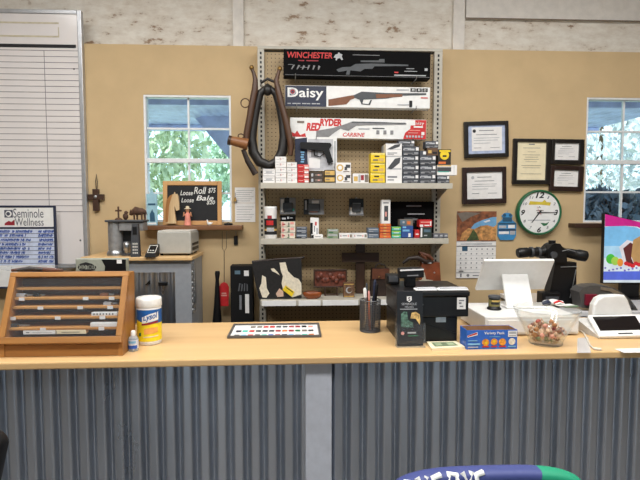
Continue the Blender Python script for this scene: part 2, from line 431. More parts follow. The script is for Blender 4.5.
tree(-2.9, 8.0, 1.7, .8, (184, 220, 168), 'low bright shrub just above the chalkboard outside', 1000, .02, 'shrub', 'shrub')

# ------------------------------------------------------------------ service counter
CX0, CX1, CY0, CY1 = -2.3, 2.7, 1.937, 2.57
root = thing('service_counter', 'long shop counter with maple laminate top and corrugated steel front', 'counter', (0, (CY0 + CY1) / 2, 0), (0, 0, R(.8)))
oy = (CY0 + CY1) / 2
b = MB(); b.bx(MAPLE, CX0, CX1, CY0 - oy, CY1 - oy, ZC - .03, ZC, .006); b.build('countertop', root)
def corr(x0, x1):
    vs = []; fs = []; per = .0675; n = int((x1 - x0) / per * 20)
    for i in range(n + 1):
        x = x0 + (x1 - x0) * i / n; u = (x / per) % 1.0; d_ = abs(u - .5) * 2          # flat crest, steep sides, rounded valley
        q = .026 * (.5 + .5 * math.cos(PI * min(1, max(0, (d_ - .36) / .64)))) ; q = .013 - q
        vs += [(x, 1.99 - oy + q, 0.02), (x, 1.99 - oy + q, ZC - .031)]
    for i in range(n): fs.append((2 * i, 2 * i + 2, 2 * i + 3, 2 * i + 1))
    m = MB(); m.add(vs, fs, GALV, True); return m
pxa = P(304.5, 420, 1.985).x; pxb = P(330.5, 420, 1.985).x
corr(CX0 + .02, pxa + .004).build('corrugated_panel', root); corr(pxb - .004, CX1 - .02).build('corrugated_panel', root)
b = MB(); b.bx(mat('grey_post_paint', (186, 190, 200), .5, var=.03), pxa, pxb, 1.968 - oy, 2.06 - oy, 0, ZC - .031, .003); b.build('post', root)
b = MB(); b.bx(DKWOOD, CX0 + .02, CX1 - .02, 2.06 - oy, 2.54 - oy, 0.0, ZC - .031); b.build('counter_body', root)

# ------------------------------------------------------------------ pegboard shelving on the back wall
GY = 3.47
gx0 = P(258.5, 150, GY).x; gx1 = P(440, 150, GY).x
gz1 = P(350, 51.5, GY).z
GX = (gx0 + gx1) / 2; GD = YW - .005
root = thing('gondola_shelving', 'grey pegboard shelving unit with three shelves against the tan wall', 'shelving', (GX, GD, 0))
UPM = mat('putty_grey_enamel', (184, 179, 166), .45, var=.02)
for s, (a, c) in enumerate(((gx0, P(265, 150, GY).x), (P(432, 150, GY).x, gx1))):
    b = MB(); b.bx(UPM, a - GX, c - GX, GY - .03 - GD, 0, 0, gz1, .002)
    xm = (a + c) / 2 - GX; z = .3
    while z < gz1 - .03:
        b.rect(INK, xm - .006, xm + .006, z, z + .017, GY - .0306 - GD); z += .0305
    b.build('upright', root)
b = MB(); b.bx(PEG, P(265, 150, GY).x - GX, P(432, 150, GY).x - GX, GY - GD, -.01, .05, gz1 - .01); b.build('pegboard', root)
b = MB(); b.bx(UPM, gx0 - GX, gx1 - GX, GY - .03 - GD, 0, gz1, gz1 + .02, .002); b.build('top_rail', root)
SY = [3.19, 3.24, 3.19]
SZ = [P(355, 183, SY[0]).z, P(355, 238.6, SY[1]).z, P(310, 300, SY[2]).z]
SHX = [(P(260.5, 186, SY[0]).x, P(452.5, 186, SY[0]).x), (P(260.5, 241, SY[1]).x, P(448.5, 241, SY[1]).x), (P(260.5, 303, SY[2]).x, P(452, 303, SY[2]).x)]
for i in range(3):
    x0, x1 = SHX[i]; b = MB(); z = SZ[i]
    b.bx(UPM, x0 - GX, x1 - GX, SY[i] - GD, GY - .032 - GD, z - .018, z, .002)
    b.bx(UPM, x0 - GX, x1 - GX, SY[i] - .004 - GD, SY[i] + .004 - GD, z - .036, z, .002)
    sh = b.build('shelf', root)
    for xx in (x0 + .012, x1 - .03):
        k = MB(); M0 = [(GY - .033 - GD, z - .02), (GY - .033 - GD, z - .11), (SY[i] + .03 - GD, z - .04), (SY[i] + .03 - GD, z - .02)]
        k.add([(xx - GX, p[0], p[1]) for p in M0] + [(xx - GX + .004, p[0], p[1]) for p in M0], [(0, 1, 2, 3), (7, 6, 5, 4), (0, 4, 5, 1), (1, 5, 6, 2), (2, 6, 7, 3)], UPM)
        k.build('shelf_bracket', sh)
    if i == 2:
        for pa, pb in ((262, 296), (298.5, 320.5), (322.5, 358), (360, 396), (398, 450)):
            k = MB(); k.bx(WHITE, P(pa, 303, SY[2]).x - GX, P(pb, 303, SY[2]).x - GX, SY[2] - .009 - GD, SY[2] - .0045 - GD, z - .036, z - .001, .001); k.build('price_rail', sh)
b = MB(); b.bx(UPM, gx0 - GX, gx1 - GX, SY[2] + .02 - GD, GY - .032 - GD, .0, .16, .003); b.build('base_deck', root)

# ------------------------------------------------------------------ left end: whiteboard, price board, window-side cabinet
ALU = mat('aluminium_frame', (186, 188, 192), .35, .6, .03)
WB = mat('whiteboard_enamel', (224, 219, 217), .25, var=.015, scale=4, coat=.3)
BOARDLINE = mat('grey_rule_ink', (120, 116, 120), .6)
BEIGE = mat('beige_ink', (196, 186, 160), .6)
Yb = 3.50
x1 = P(83.5, 120, Yb).x; x0 = x1 - 1.22; z1 = P(60, 9, Yb).z; z0 = 1.21
root = thing('whiteboard', 'large ruled whiteboard in an aluminium frame with a black bar near its top', 'whiteboard', ((x0 + x1) / 2, YW, z0)); cx = (x0 + x1) / 2
b = MB(); b.bx(WB, x0 + .02 - cx, x1 - .02 - cx, -.035, -.002, .02, z1 - z0 - .02)
zz = lambda py: P(40, py, Yb).z - z0
xx = lambda px, py=120: P(px, py, Yb).x - cx
y = -.0358
b.rect(INK, x0 + .03 - cx, xx(75, 44), zz(47), zz(43.5), y)
for i in range(28): b.rect(BOARDLINE, x0 + .02 - cx, x1 - .02 - cx, zz(50 + i * 6.0) , zz(50 + i * 6.0) + .004, y)
b.rect(BOARDLINE, xx(45), xx(45) + .004, zz(212), zz(50), y)
for a in (23, 36.5): b.rect(BEIGE, x0 + .03 - cx, xx(58, 30), zz(a) , zz(a) + .011, y)
b.rect(BEIGE, xx(57, 30), xx(58, 30), zz(35), zz(26), y)
b.ball(INK, (xx(79.5, 240), y, zz(240.5)), .006, 8); b.ball(INK, (xx(73, 68), y, zz(68)), .005, 8)
b.build('writing_surface', root)
for nm, a in (('frame_side', (x1 - .028 - cx, x1 - cx, 0, z1 - z0)), ('frame_side', (x0 - cx, x0 + .028 - cx, 0, z1 - z0)), ('frame_top', (x0 + .028 - cx, x1 - .028 - cx, z1 - z0 - .028, z1 - z0)), ('frame_bottom', (x0 + .028 - cx, x1 - .028 - cx, 0, .028))):
    b = MB(); b.bx(ALU, a[0], a[1], -.042, -.001, a[2], a[3], .004); b.build(nm, root)

Yp = 3.44
x1 = P(56, 240, Yp).x; z1 = P(30, 205.5, Yp).z; z0 = z1 - .56; x0 = x1 - .46
root = thing('price_board', 'white wellness price board with navy border and blue handwriting hung on the whiteboard', 'sign', ((x0 + x1) / 2, Yp + .012, z0)); cx = (x0 + x1) / 2; oy = Yp + .012
NAVYF = mat('navy_frame', (34, 42, 66), .45)
b = MB(); b.bx(WHITE, x0 + .01 - cx, x1 - .01 - cx, -.008, .008, .01, z1 - z0 - .01)
q = lambda px, py: (P(px, py, Yp).x - cx, P(px, py, Yp).z - z0)
yy = -.0088
b.rect(NAVYF, x0 - cx + .01, x1 - cx - .01, q(20, 229)[1], q(20, 227)[1], yy)
SLATE = mat('slate_ink', (74, 78, 92), .7)
a = q(13.2, 217.8); c = q(43, 208.6); b.text(SLATE, 'Seminole', a[0], c[0], a[1], c[1], yy)
a = q(14.8, 225.8); c = q(43.2, 218.2); b.text(SLATE, 'Wellness', a[0], c[0], a[1], c[1], yy)
a = q(4.2, 217.6); c = q(12.4, 210); b.rect(SLATE, a[0], c[0], a[1], c[1], yy); cxx = (a[0] + c[0]) / 2; czz = (a[1] + c[1]) / 2; rr = (c[1] - a[1]) / 2
b.poly(WHITE, [(cxx + rr * .8 * math.cos(t * PI / 10), czz + rr * .8 * math.sin(t * PI / 10)) for t in range(20)], yy - .0003)
b.poly(SLATE, [(cxx - .1 * rr + rr * .5 * math.cos(t * PI / 10), czz + rr * .5 * math.sin(t * PI / 10)) for t in range(20)], yy - .0006)
MAROON = mat('maroon_print', (148, 36, 48), .6)
b.poly(MAROON, [q(4.3, 225.3), q(14.5, 225.3), q(14.3, 219.5), q(11, 222), q(8.5, 220.8), q(4.6, 223.2)], yy)
PEN = mat('blue_marker', (56, 88, 172), .7)
A_ = q(0, 265.5); B_ = q(0, 229.5); b.rect(mat('pale_blue_grid', (200, 210, 232), .5), x0 - cx + .012, x1 - cx - .012, A_[1], B_[1], yy + .0003)
rows = [231.5, 235.5, 240, 244.4, 248.6, 252.8, 257, 261.4]
for r_, py in enumerate(rows):
    a = q(0, py + 2.4); b.rect(NAVYF, x0 - cx + .012, x1 - cx - .012, a[1], a[1] + .003, yy)
    for (pa, pb) in ((-12 + (r_ % 3) * 1.5, 31 - (r_ * 5) % 9), (38, 52.5)):
        px = pa; random.seed(r_ * 7 + int(pb))
        while px < pb:
            if random.random() > .12:
                hgt = random.uniform(1.2, 2.0)
                p0 = q(px, py + hgt * .9); p1 = q(px + random.uniform(.2, .9), py - hgt * .8); p2 = q(px + 1.1, py + random.uniform(-.4, 1.2))
                w = .0022
                for (s, e) in ((p0, p1), (p1, p2)):
                    d = Vector((e[0] - s[0], e[1] - s[1])); nrm = Vector((-d.y, d.x)).normalized() * w
                    b.poly(PEN, [(s[0] - nrm.x, s[1] - nrm.y), (e[0] - nrm.x, e[1] - nrm.y), (e[0] + nrm.x, e[1] + nrm.y), (s[0] + nrm.x, s[1] + nrm.y)], yy - .0003)
            px += random.uniform(1.0, 1.5)
b.build('board_face', root)
b = MB(); w = x1 - x0; h = z1 - z0; t = .014
for (a0, a1, c0, c1) in ((x0 - cx, x0 - cx + t, 0, h), (x1 - cx - t, x1 - cx, 0, h), (x0 - cx + t, x1 - cx - t, h - t, h), (x0 - cx + t, x1 - cx - t, 0, t)): b.bx(NAVYF, a0, a1, -.012, .010, c0, c1, .004)
b.build('border', root)
random.seed(11)

# cabinet under the window
KX0, KX1, KY0, KY1 = P(81, 280, 3.15).x, P(192, 262, 3.15).x, 3.15, YW - .004
KZ = P(140, 257, 3.15).z
root = thing('cabinet', 'grey waist-high cabinet with maple top and corrugated metal inset below the chalkboard window', 'cabinet', ((KX0 + KX1) / 2, KY1, 0)); cx = (KX0 + KX1) / 2
b = MB(); b.bx(MAPLE, KX0 - cx, KX1 - cx, -(KY1 - KY0), 0, KZ - .024, KZ, .004); b.build('cabinet_top', root)
FY = KY0 + .03; pz = lambda py: P(160, py, FY).z; px_ = lambda px: P(px, 280, FY).x - cx
b = MB(); yb = FY - KY1
b.bx(GREY, KX0 + .01 - cx, KX1 - .012 - cx, yb + .02, 0, 0, KZ - .025)
ia, ib = px_(130), px_(175); zt = pz(272.5)
b.bx(GREY, KX0 + .01 - cx, ia, yb, yb + .02, 0, KZ - .025); b.bx(GREY, ib, KX1 - .012 - cx, yb, yb + .02, 0, KZ - .025); b.bx(GREY, ia, ib, yb, yb + .02, zt, KZ - .025)
b.build('body', root)
b = MB(); vs = []; fs = []; n = 60
for i in range(n + 1):
    x = ia + (ib - ia) * i / n; s = max(-1, min(1, 1.5 * math.sin(2 * PI * x / .0655))) * .007; vs += [(x, yb + .01 + s, .05), (x, yb + .01 + s, zt)]
for i in range(n): fs.append((2 * i, 2 * i + 2, 2 * i + 3, 2 * i + 1))
b.add(vs, fs, GALV, True); b.build('corrugated_inset', root)
b = MB(); c = px_(163); b.bx(BLACK, c - .028, c + .028, yb - .012, yb + .004, pz(285.5), pz(282), .002)
b.build('latch', root)
b = MB(); c = px_(148); b.prism(BLACK, [(c - .018, pz(285)), (c + .012, pz(280)), (c + .016, pz(284))], yb - .012, yb + .002); b.build('turn_catch', root)
b = MB()
for i in range(9):
    zc = pz(262) - .035 - i * .035
    b.tube(SILVER, [(KX1 - .01 - cx, yb + .06 + .05 * math.cos(t), zc + .02 * math.sin(t)) for t in [k * PI / 4 for k in range(8)]], .004, 6, closed=True)
b.tube(SILVER, [(KX1 - .008 - cx, yb + .07, pz(258) - .02), (KX1 - .004 - cx, yb + .07, pz(258) - .3)], .009, 8)
b.build('chain', root)

# things on the cabinet
def onK(px, py): return CT(px, py, KZ)
c = P(178, 249, 3.23); w = P(191, 240, 3.23).x - P(157, 240, 3.23).x; h = P(175, 232, 3.23).z - KZ
root = thing('receipt_printer', 'light grey boxy printer on the maple cabinet top under the chalkboard', 'printer', ((P(157, 240, 3.23).x + P(191, 240, 3.23).x) / 2, 3.23 + .13, KZ))
PBEIGE = mat('warm_grey_plastic', (172, 170, 162), .5, var=.02)
b = MB(); b.bx(PBEIGE, -w / 2, w / 2, -.13, .13, .012, h, .006); b.bx(LGREY, -w / 2 + .004, w / 2 - .004, -.126, .126, h, h + .008, .003); b.build('case', root)
b = MB(); b.bx(BLACK, w / 2 - .001, w / 2 + .003, -.09, .1, .03, .05, .001); b.bx(BLACK, w / 2 - .001, w / 2 + .003, -.09, .1, .062, .078, .001); b.build('side_slot', root)
for sx in (-1, 1):
    for sy in (-1, 1):
        b = MB(); b.cyl(BLACK, (sx * (w / 2 - .02), sy * .1, 0), (sx * (w / 2 - .02), sy * .1, .013), .01); b.build('foot', root)

Yc = 3.27
g = lambda px, py: P(px, py, Yc)
c0 = g(116, 248); r = (g(123.5, 235).x - g(109, 235).x) / 2
root = thing('coffee_maker', 'grey cylindrical coffee maker with dark flat top at left end of the cabinet', 'coffee maker', (c0.x, Yc, KZ)); hh = g(116, 222).z - KZ
CG = mat('brushed_grey', (150, 150, 150), .4, .4, .08)
b = MB(); b.lathe(CG, [(r, .03), (r, hh)]); b.build('water_tank', root)
b = MB(); b.lathe(SILVER, [(r * 1.2, 0), (r * 1.25, .012), (r * 1.05, .03), (r * .98, .034)]); b.build('base_ring', root)
e = g(147, 235).x - c0.x; d = g(134.5, 235).x - c0.x
b = MB(); b.bx(DGREY, -r * 1.02, e - .005, -.06, .07, hh + .001, hh + .014, .004); b.build('top_plate', root)
b = MB(); b.bx(CG, r * .8, e - .012, -.045, .06, hh - .055, hh, .004); b.build('brew_head', root)
b = MB(); b.bx(BLACK, r * 1.02, d, .0, .06, .0, hh - .055, .004); b.bx(DGREY, r * 1.02, d - .02, -.04, .0, 0, .015, .003); b.build('back_plate', root)
b = MB(); b.lathe(SILVER, [(.0, .0), (.022, 0), (.026, .05), (.02, .075), (.018, .075), (.0, .07)], (r * 1.02 + .03, -.02, .016)); b.build('cup', root)

c1 = g(141, 248); root = thing('telephone_handset', 'dark cordless telephone handset standing upright in front of the coffee maker', 'telephone', (c1.x, Yc - .1, KZ))
w = .046; h2 = P(141, 224, Yc - .1).z - KZ
b = MB(); b.prism(DGREY, [(-.03, 0), (.026, 0), (.018, h2), (-.018, h2)], -.018, .018); b.build('handset_body', root)
b = MB(); b.bx(BLACK, -.013, .013, -.0205, -.0185, h2 * .68, h2 * .92, .001); b.build('screen', root)
b = MB()
for i in range(4):
    for j in range(3): b.bx(LGREY, -.015 + j * .0115, -.007 + j * .0115, -.0205, -.0185, .02 + i * .019, .031 + i * .019, .001)
b.build('keypad', root)
c1 = P(151.5, 248, Yc - .1); root = thing('telephone_cradle', 'black telephone cradle with pale outlined panel between handset and grey printer', 'telephone cradle', (c1.x, Yc - .1, KZ))
b = MB(); b.add([(-.034, -.04, 0), (.034, -.04, 0), (.034, .05, 0), (-.034, .05, 0), (-.028, -.035, .02), (.034, -.035, .02), (.038, .045, .075), (-.02, .045, .075)], [(0, 1, 5, 4), (1, 2, 6, 5), (2, 3, 7, 6), (3, 0, 4, 7), (4, 5, 6, 7), (3, 2, 1, 0)], BLACK); b.build('base_body', root)
b = MB(); V = lambda u, v: Vector((-.028 + .062 * u + .004 * v, -.035 + .08 * v, .0206 + .055 * v))
for (u0, v0, u1, v1) in ((.08, .1, .92, .16), (.08, .84, .92, .9), (.08, .1, .16, .9), (.84, .1, .92, .9), (.3, .3, .45, .4), (.55, .3, .7, .4)): b.quad(LGREY, V(u0, v0), V(u1, v0), V(u1, v1), V(u0, v1))
b.build('button_panel', root)

ZT2 = KZ + hh + .0145
IRON = mat('rusty_iron', (84, 60, 46), .7, .3, .25, 40, .3)
x = g(118.5, 215).x; h3 = g(118, 206.5).z - ZT2
root = thing('cross_figurine', 'small dark standing cross on top of the coffee maker', 'figurine', (x, Yc, ZT2))
b = MB(); b.bx(IRON, -.005, .005, -.005, .005, .008, h3, .002); b.bx(IRON, -.02, .02, -.005, .005, h3 * .62, h3 * .62 + .011, .002); b.build('cross', root)
b = MB(); b.lathe(IRON, [(.024, 0), (.022, .006), (.012, .012), (0, .013)]); b.build('base', root)
x = g(125.5, 215).x; root = thing('bird_figurine', 'small round brown figurine between the little cross and the iron bison', 'figurine', (x, Yc, ZT2))
b = MB(); b.ball(IRON, (0, 0, .021), (.018, .016, .022)); b.ball(IRON, (.004, 0, .046), (.012, .011, .012)); b.tube(IRON, [(.012, 0, .046), (.021, 0, .044)], [.004, .001], 6); b.build('body', root)
x = g(138.8, 215).x; root = thing('bison_figurine', 'rusty iron bison figurine standing on top of the coffee maker', 'figurine', (x, Yc, ZT2))
k = g(147, 215).x - g(131, 215).x; bz = g(139, 207).z - ZT2
b = MB(); b.tube(IRON, [(-k * .36, 0, bz * .62), (-k * .2, 0, bz * .7), (0, 0, bz * .66), (k * .25, 0, bz * .64), (k * .45, 0, bz * .6)], [.016, .028, .024, .021, .01], 12, flat=.7)
b.tube(IRON, [(-k * .3, 0, bz * .62), (-k * .46, 0, bz * .5), (-k * .52, 0, bz * .36)], [.02, .016, .008], 10)
b.tube(IRON, [(k * .46, 0, bz * .62), (k * .52, 0, bz * .35)], [.003, .002], 6)
b.build('body', root)
for sx in (-.27, -.12, .2, .36):
    b = MB(); b.tube(IRON, [(k * sx, .006 if sx in (-.12, .36) else -.006, bz * .55), (k * sx, .006 if sx in (-.12, .36) else -.006, 0)], [.008, .005], 8); b.build('leg', root)
for sy in (-1, 1):
    b = MB(); b.tube(IRON, [(-k * .44, sy * .01, bz * .62), (-k * .46, sy * .02, bz * .72), (-k * .46, sy * .016, bz * .82)], [.004, .003, .001], 6); b.build('horn', root)

# wall cross left of the window
Yx = 3.53; a = lambda px, py: P(px, py, Yx)
c = a(96, 200); root = thing('wall_cross', 'dark wooden cross hung by a cord on the tan wall left of the window', 'cross', (c.x, YW, c.z))
b = MB(); q = lambda px, py: (a(px, py).x - c.x, a(px, py).z - c.z)
def rect2(m, mb, p0, p1, y0, y1, bev=.002): A = q(*p0); B = q(*p1); mb.bx(m, A[0], B[0], y0, y1, B[1], A[1], bev)
rect2(DKWOODZ, b, (92.7, 189), (99.2, 211), -.03, -.004); rect2(DKWOOD, b, (88, 194.3), (104, 199.7), -.032, -.005); b.build('cross', root)
b = MB(); t = q(96, 189); u = q(95.7, 174)
b.tube(INK, [(t[0] - .003, -.01, t[1]), (u[0] - .006, -.01, (t[1] + u[1]) / 2), (u[0], -.008, u[1]), (u[0] + .006, -.01, (t[1] + u[1]) / 2), (t[0] + .003, -.01, t[1])], .0022, 6); b.build('cord', root)
b = MB(); t = q(96, 197); b.ball(SILVER, (t[0], -.033, t[1]), (.012, .004, .012), 8); b.build('emblem', root)

# things on the window sill
YS = YW - .055
s_ = lambda px, py: P(px, py, YS)
SLATEB = mat('blackboard_slate', (24, 25, 28), .75, var=.1)
CHALK = mat('white_chalk', (226, 226, 222), .9)
x0, x1 = s_(162, 200).x, s_(221.3, 200).x; z1 = P(190, 181, YS + .03).z; cx = (x0 + x1) / 2; hz = z1 - SZ1 - .001
root = thing('chalkboard', 'small chalkboard in a light oak frame with chalk writing on the window sill', 'chalkboard', (cx, YS + .02, SZ1 + .001), (R(-3), 0, 0))
w = (x1 - x0) / 2; t = .03
b = MB(); b.bx(SLATEB, -w + t * .7, w - t * .7, -.004, .004, t * .7, hz - t * .7)
q = lambda px, py: (s_(px, py).x - cx, s_(px, py).z - SZ1)
for (tx, pa, pb) in (('Loose', (179.5, 195.3), (192, 190.5)), ('Roll', (193, 194), (205.5, 187)), ('$75', (207.5, 193.5), (215, 187.8)), ('Loose', (180.5, 202.5), (193, 198)), ('Bale', (195.5, 200.6), (213, 195.5)), ('$20', (206, 205), (214.5, 200.6))):
    A = q(*pa); B = q(*pb); b.text(CHALK, tx, A[0], B[0], A[1], B[1], -.0046, .012, .25)
b.build('slate', root)
for nm, (a0, a1, c0, c1), m in (('frame_side', (-w, -w + t, 0, hz), OAKZ), ('frame_side', (w - t, w, 0, hz), OAKZ), ('frame_top', (-w + t, w - t, hz - t, hz), PINE), ('frame_bottom', (-w + t, w - t, 0, t), PINE)):
    b = MB(); b.bx(PINE if m is PINE else wood('pale_pine_upright', (190, 138, 84), (214, 168, 112), 'z', 20), a0, a1, -.009, .009, c0, c1, .003); b.build(nm, root)
YH = YW - .075
hx = P(173.5, 210, YH).x; hh2 = P(173, 193.5, YH).z - SZ1
root = thing('horse_head_figurine', 'carved pale wooden horse head standing in front of the chalkboard', 'figurine', (hx, YH, SZ1 + .001))
WOODP = wood('carved_pale_wood', (176, 142, 100), (214, 186, 144), 'z', 30)
q = lambda px, py: ((P(px, py, YH).x - hx), P(px, py, YH).z - SZ1)
b = MB(); pts = [(166.2, 223.6), (166.5, 210), (167.5, 201), (170, 196.5), (174, 194.2), (177.3, 194), (178.6, 197), (179.3, 203), (179.5, 210), (176.5, 211), (174.8, 205.5), (175, 212), (176.5, 223.6)]
b.prism(WOODP, [q(*p) for p in pts], -.012, .012); b.build('head', root)
b = MB(); b.prism(OAKZ, [q(*p) for p in [(166, 222), (166, 209), (167.2, 200.5), (170, 196), (173, 194.3), (171.5, 199), (169.5, 206), (168.5, 222)]], -.014, .014); b.build('mane', root)
for sy in (-1, 1):
    b = MB(); e = q(174.6, 194.5); b.tube(WOODP, [(e[0], sy * .006, e[1] - .006), (e[0] + .001, sy * .008, e[1] + .016)], [.007, .001], 7); b.build('ear', root)
px0 = P(187.7, 215, YH).x; hp = P(187, 206, YH).z - SZ1
root = thing('doll_figurine', 'small pink figurine with pale hat in front of the chalkboard', 'figurine', (px0, YH - .003, SZ1 + .001))
PK = mat('pink_clay', (222, 140, 122), .6); SKINP = mat('tan_clay', (196, 140, 104), .6)
b = MB(); b.lathe(PK, [(.024, 0), (.023, hp * .1), (.018, hp * .35), (.017, hp * .55), (.01, hp * .66), (0, hp * .67)]); b.build('dress', root)
b = MB(); b.ball(SKINP, (0, 0, hp * .76), (.013, .012, .015)); b.build('head', root)
b = MB(); b.lathe(mat('straw_hat', (206, 190, 160), .8), [(.024, hp * .84), (.023, hp * .86), (.012, hp * .88), (.011, hp * .98), (0, hp)]); b.build('hat', root)
for sx in (-1, 1):
    b = MB(); b.tube(SKINP, [(sx * .014, 0, hp * .58), (sx * .027, -.004, hp * .48), (sx * .022, -.008, hp * .68)], [.007, .006, .004], 7); b.build('arm', root)
px0 = P(209, 220, YH).x; root = thing('bird_figurine', 'tiny white bird figurine at the right foot of the chalkboard', 'figurine', (px0, YH, SZ1 + .001))
b = MB(); b.ball(WHITE, (.003, 0, .011), (.016, .009, .011)); b.tube(WHITE, [(-.008, 0, .014), (-.011, 0, .03)], [.006, .004], 8); b.ball(WHITE, (-.012, 0, .033), .006, 8); b.tube(WHITE, [(.014, 0, .012), (.026, 0, .02)], [.006, .002], 7); b.build('body', root)
b = MB(); b.tube(ORANGE, [(-.017, 0, .033), (-.024, 0, .032)], [.002, .0005], 6); b.build('beak', root)
px0 = P(228, 223, YH).x; root = thing('paperweight', 'flat black oval puck lying on the sill right of the chalkboard', 'paperweight', (px0, YH + .02, SZ1 + .001))
b = MB(); b.lathe(BLACK, [(.028, 0), (.032, .006), (.028, .012), (.02, .015), (0, .016)]); b.build('puck', root)
b = MB(); b.lathe(DGREY, [(.01, .0165), (.009, .019), (0, .02)]); b.build('cap', root)
x0, x1 = P(146.5, 210, YH).x, P(157, 210, YH).x
mb = MB(); w = x1 - x0; h = P(152, 194, YH).z - SZ1
PKT = mat('pale_blue_packet', (150, 190, 204), .45); DBL = mat('deep_teal_print', (44, 84, 110), .5)
root = thing('seed_packet', 'pale blue packet standing on the sill at the left of the window', 'packet', ((x0 + x1) / 2, YH + .01, SZ1 + .001))
mb.bx(PKT, -w / 2, w / 2, -.008, .008, 0, h, .002)
art(mb, -w / 2, w / 2, 0, h, -.008, [(DBL, 'poly', [(.3, .12), (.8, .12), (.75, .38), (.6, .45), (.55, .52), (.45, .45), (.3, .36)]), (DBL, .15, .64, .85, .7), (WHITE, .1, .03, .9, .09)]); mb.build('pouch', root)
mb = MB(); mb.prism(PKT, [(-w * .25, 0), (w * .25, 0), (w * .1, .016), (w * .04, .04), (-w * .04, .04), (-w * .1, .016)], -.004, .004); mb.build('hang_tab', root, (0, 0, h))

# wall things between the window and the shelving
x0, x1 = P(235, 205, YW).x, P(255.3, 205, YW).x; z0, z1 = P(245, 222, YW).z, P(245, 187.5, YW).z; zm = P(245, 203, YW).z
for nm, (a0, a1, lab) in {'u': (zm + .001, z1, 'upper white typed notice pinned beside the shelving'), 'l': (z0, zm - .001, 'lower white typed notice pinned beside the shelving')}.items():
    mb = MB(); w = (x1 - x0) / 2; h = a1 - a0; mb.bx(PAPER, -w, w, -.002, 0, 0, h)
    for i in range(6): mb.rect(GREYINK, -w * .85, w * (.5 + .35 * ((i * 7) % 3) / 2), h * (.12 + i * .135), h * (.12 + i * .135) + .0022, -.0026)
    tag(mb.build('notice', None, ((x0 + x1) / 2, YW - .001, a0)), lab, 'notice', 'notices beside the shelving')
c = P(235.5, 199, YW); root = thing('hanging_bell', 'tiny bronze bell hanging on the wall at left edge of the typed notices', 'bell', (c.x, YW - .013, c.z))
b = MB(); b.lathe(BRASS, [(.012, -.018), (.011, -.012), (.006, .006), (.002, .014), (0, .014)], n=14); b.build('bell', root)
b = MB(); b.tube(INK, [(0, 0, .014), (0, .01, .045)], .0015, 6); b.build('cord', root)
c = P(236, 240, YW); root = thing('key_fob', 'small black tag hanging on the wall below the typed notices', 'key fob', (c.x, YW - .008, c.z))
b = MB(); b.bx(BLACK, -.014, .014, -.006, .006, -.034, .03, .004); b.build('fob', root)
b = MB(); b.tube(SILVER, [(0, 0, .03), (.002, 0, .05), (0, .006, .062)], .0016, 6); b.build('wire', root)
# fly swatter hung from the sill
YF = YW - .1
f_ = lambda px, py: P(px, py, YF)
c = f_(223.8, 300); root = thing('fly_swatter', 'red fly swatter hanging upside down by its wire handle under the window sill', 'fly swatter', (c.x, YF, f_(223, 229).z))
q = lambda px, py: (f_(px, py).x - c.x, 0, f_(px, py).z - f_(223, 229).z)
WIRE = mat('thin_steel_wire', (110, 96, 76), .45, .6)
b = MB(); b.tube(WIRE, [q(222.3, 231), q(222.3, 248), q(224, 251.5), q(226.3, 248), q(226.6, 231)], .0025, 6); b.tube(WIRE, [q(224.2, 251), q(224.2, 283)], .003, 6); b.build('wire_handle', root)
REDP = mat('translucent_red_plastic', (196, 44, 48), .4)
b = MB(); pts = [(219.5, 306), (228.5, 306), (229, 287), (227, 283.5), (224, 282), (221, 283.5), (219, 287)]
b.prism(REDP, [(q(*p)[0], q(*p)[2]) for p in pts], -.004, .002)
A = q(221, 296); B = q(227, 292.5); b.rect(PINK, A[0], B[0], A[2], A[2] + (B[2] - A[2]) * .4, -.0048); b.rect(PINK, A[0] + .004, B[0] - .004, A[2] + (B[2] - A[2]) * .6, B[2], -.0048); b.build('swat_blade', root)
# upright rifle box and black baton standing on the floor
x0, x1 = P(230.5, 290, 3.36).x, P(252.5, 290, 3.36).x; zt = P(240, 266, 3.36).z
STEELK = mat('dim_steel_print', (86, 88, 92), .6)
SBLUE = mat('slate_blue_print', (84, 110, 126), .6)
carton('gun_box', 'tall black cardboard gun box standing on end left of the cowhide purse', 'box', x0, x1, 0, zt, 3.36, .12, MBLACK,
       [(PAPER, .62, .945, .84, .975), (SBLUE, .2, .955, .45, .975), *[(STEELK, 'poly', [(.34 + i * .13, .862), (.4 + i * .13, .862), (.46 + i * .11, .905 - .008 * (i % 2)), (.4 + i * .11, .905)]) for i in range(4)], (PAPER, .66, .74, .84, .845), (GREYINK, .4, .76, .5, .84)])
c = P(218, 290, 3.42); root = thing('umbrella', 'slim black furled umbrella leaning upright left of the red fly swatter', 'umbrella', (P(216.5, 290, 3.42).x, 3.42, 0)); zt = P(218, 271, 3.42).z
b = MB(); b.tube(BLACK, [(-.01, 0, 0), (-.008, 0, .1), (.0, 0, zt - .4), (.004, 0, zt - .25), (.006, 0, zt - .06)], [.006, .035, .036, .024, .012], 10); b.build('canopy', root)
b = MB(); b.tube(BLACK, [(.006, 0, zt - .06), (.008, 0, zt - .015), (.008, 0, zt)], [.012, .018, .014], 10); b.build('handle', root)

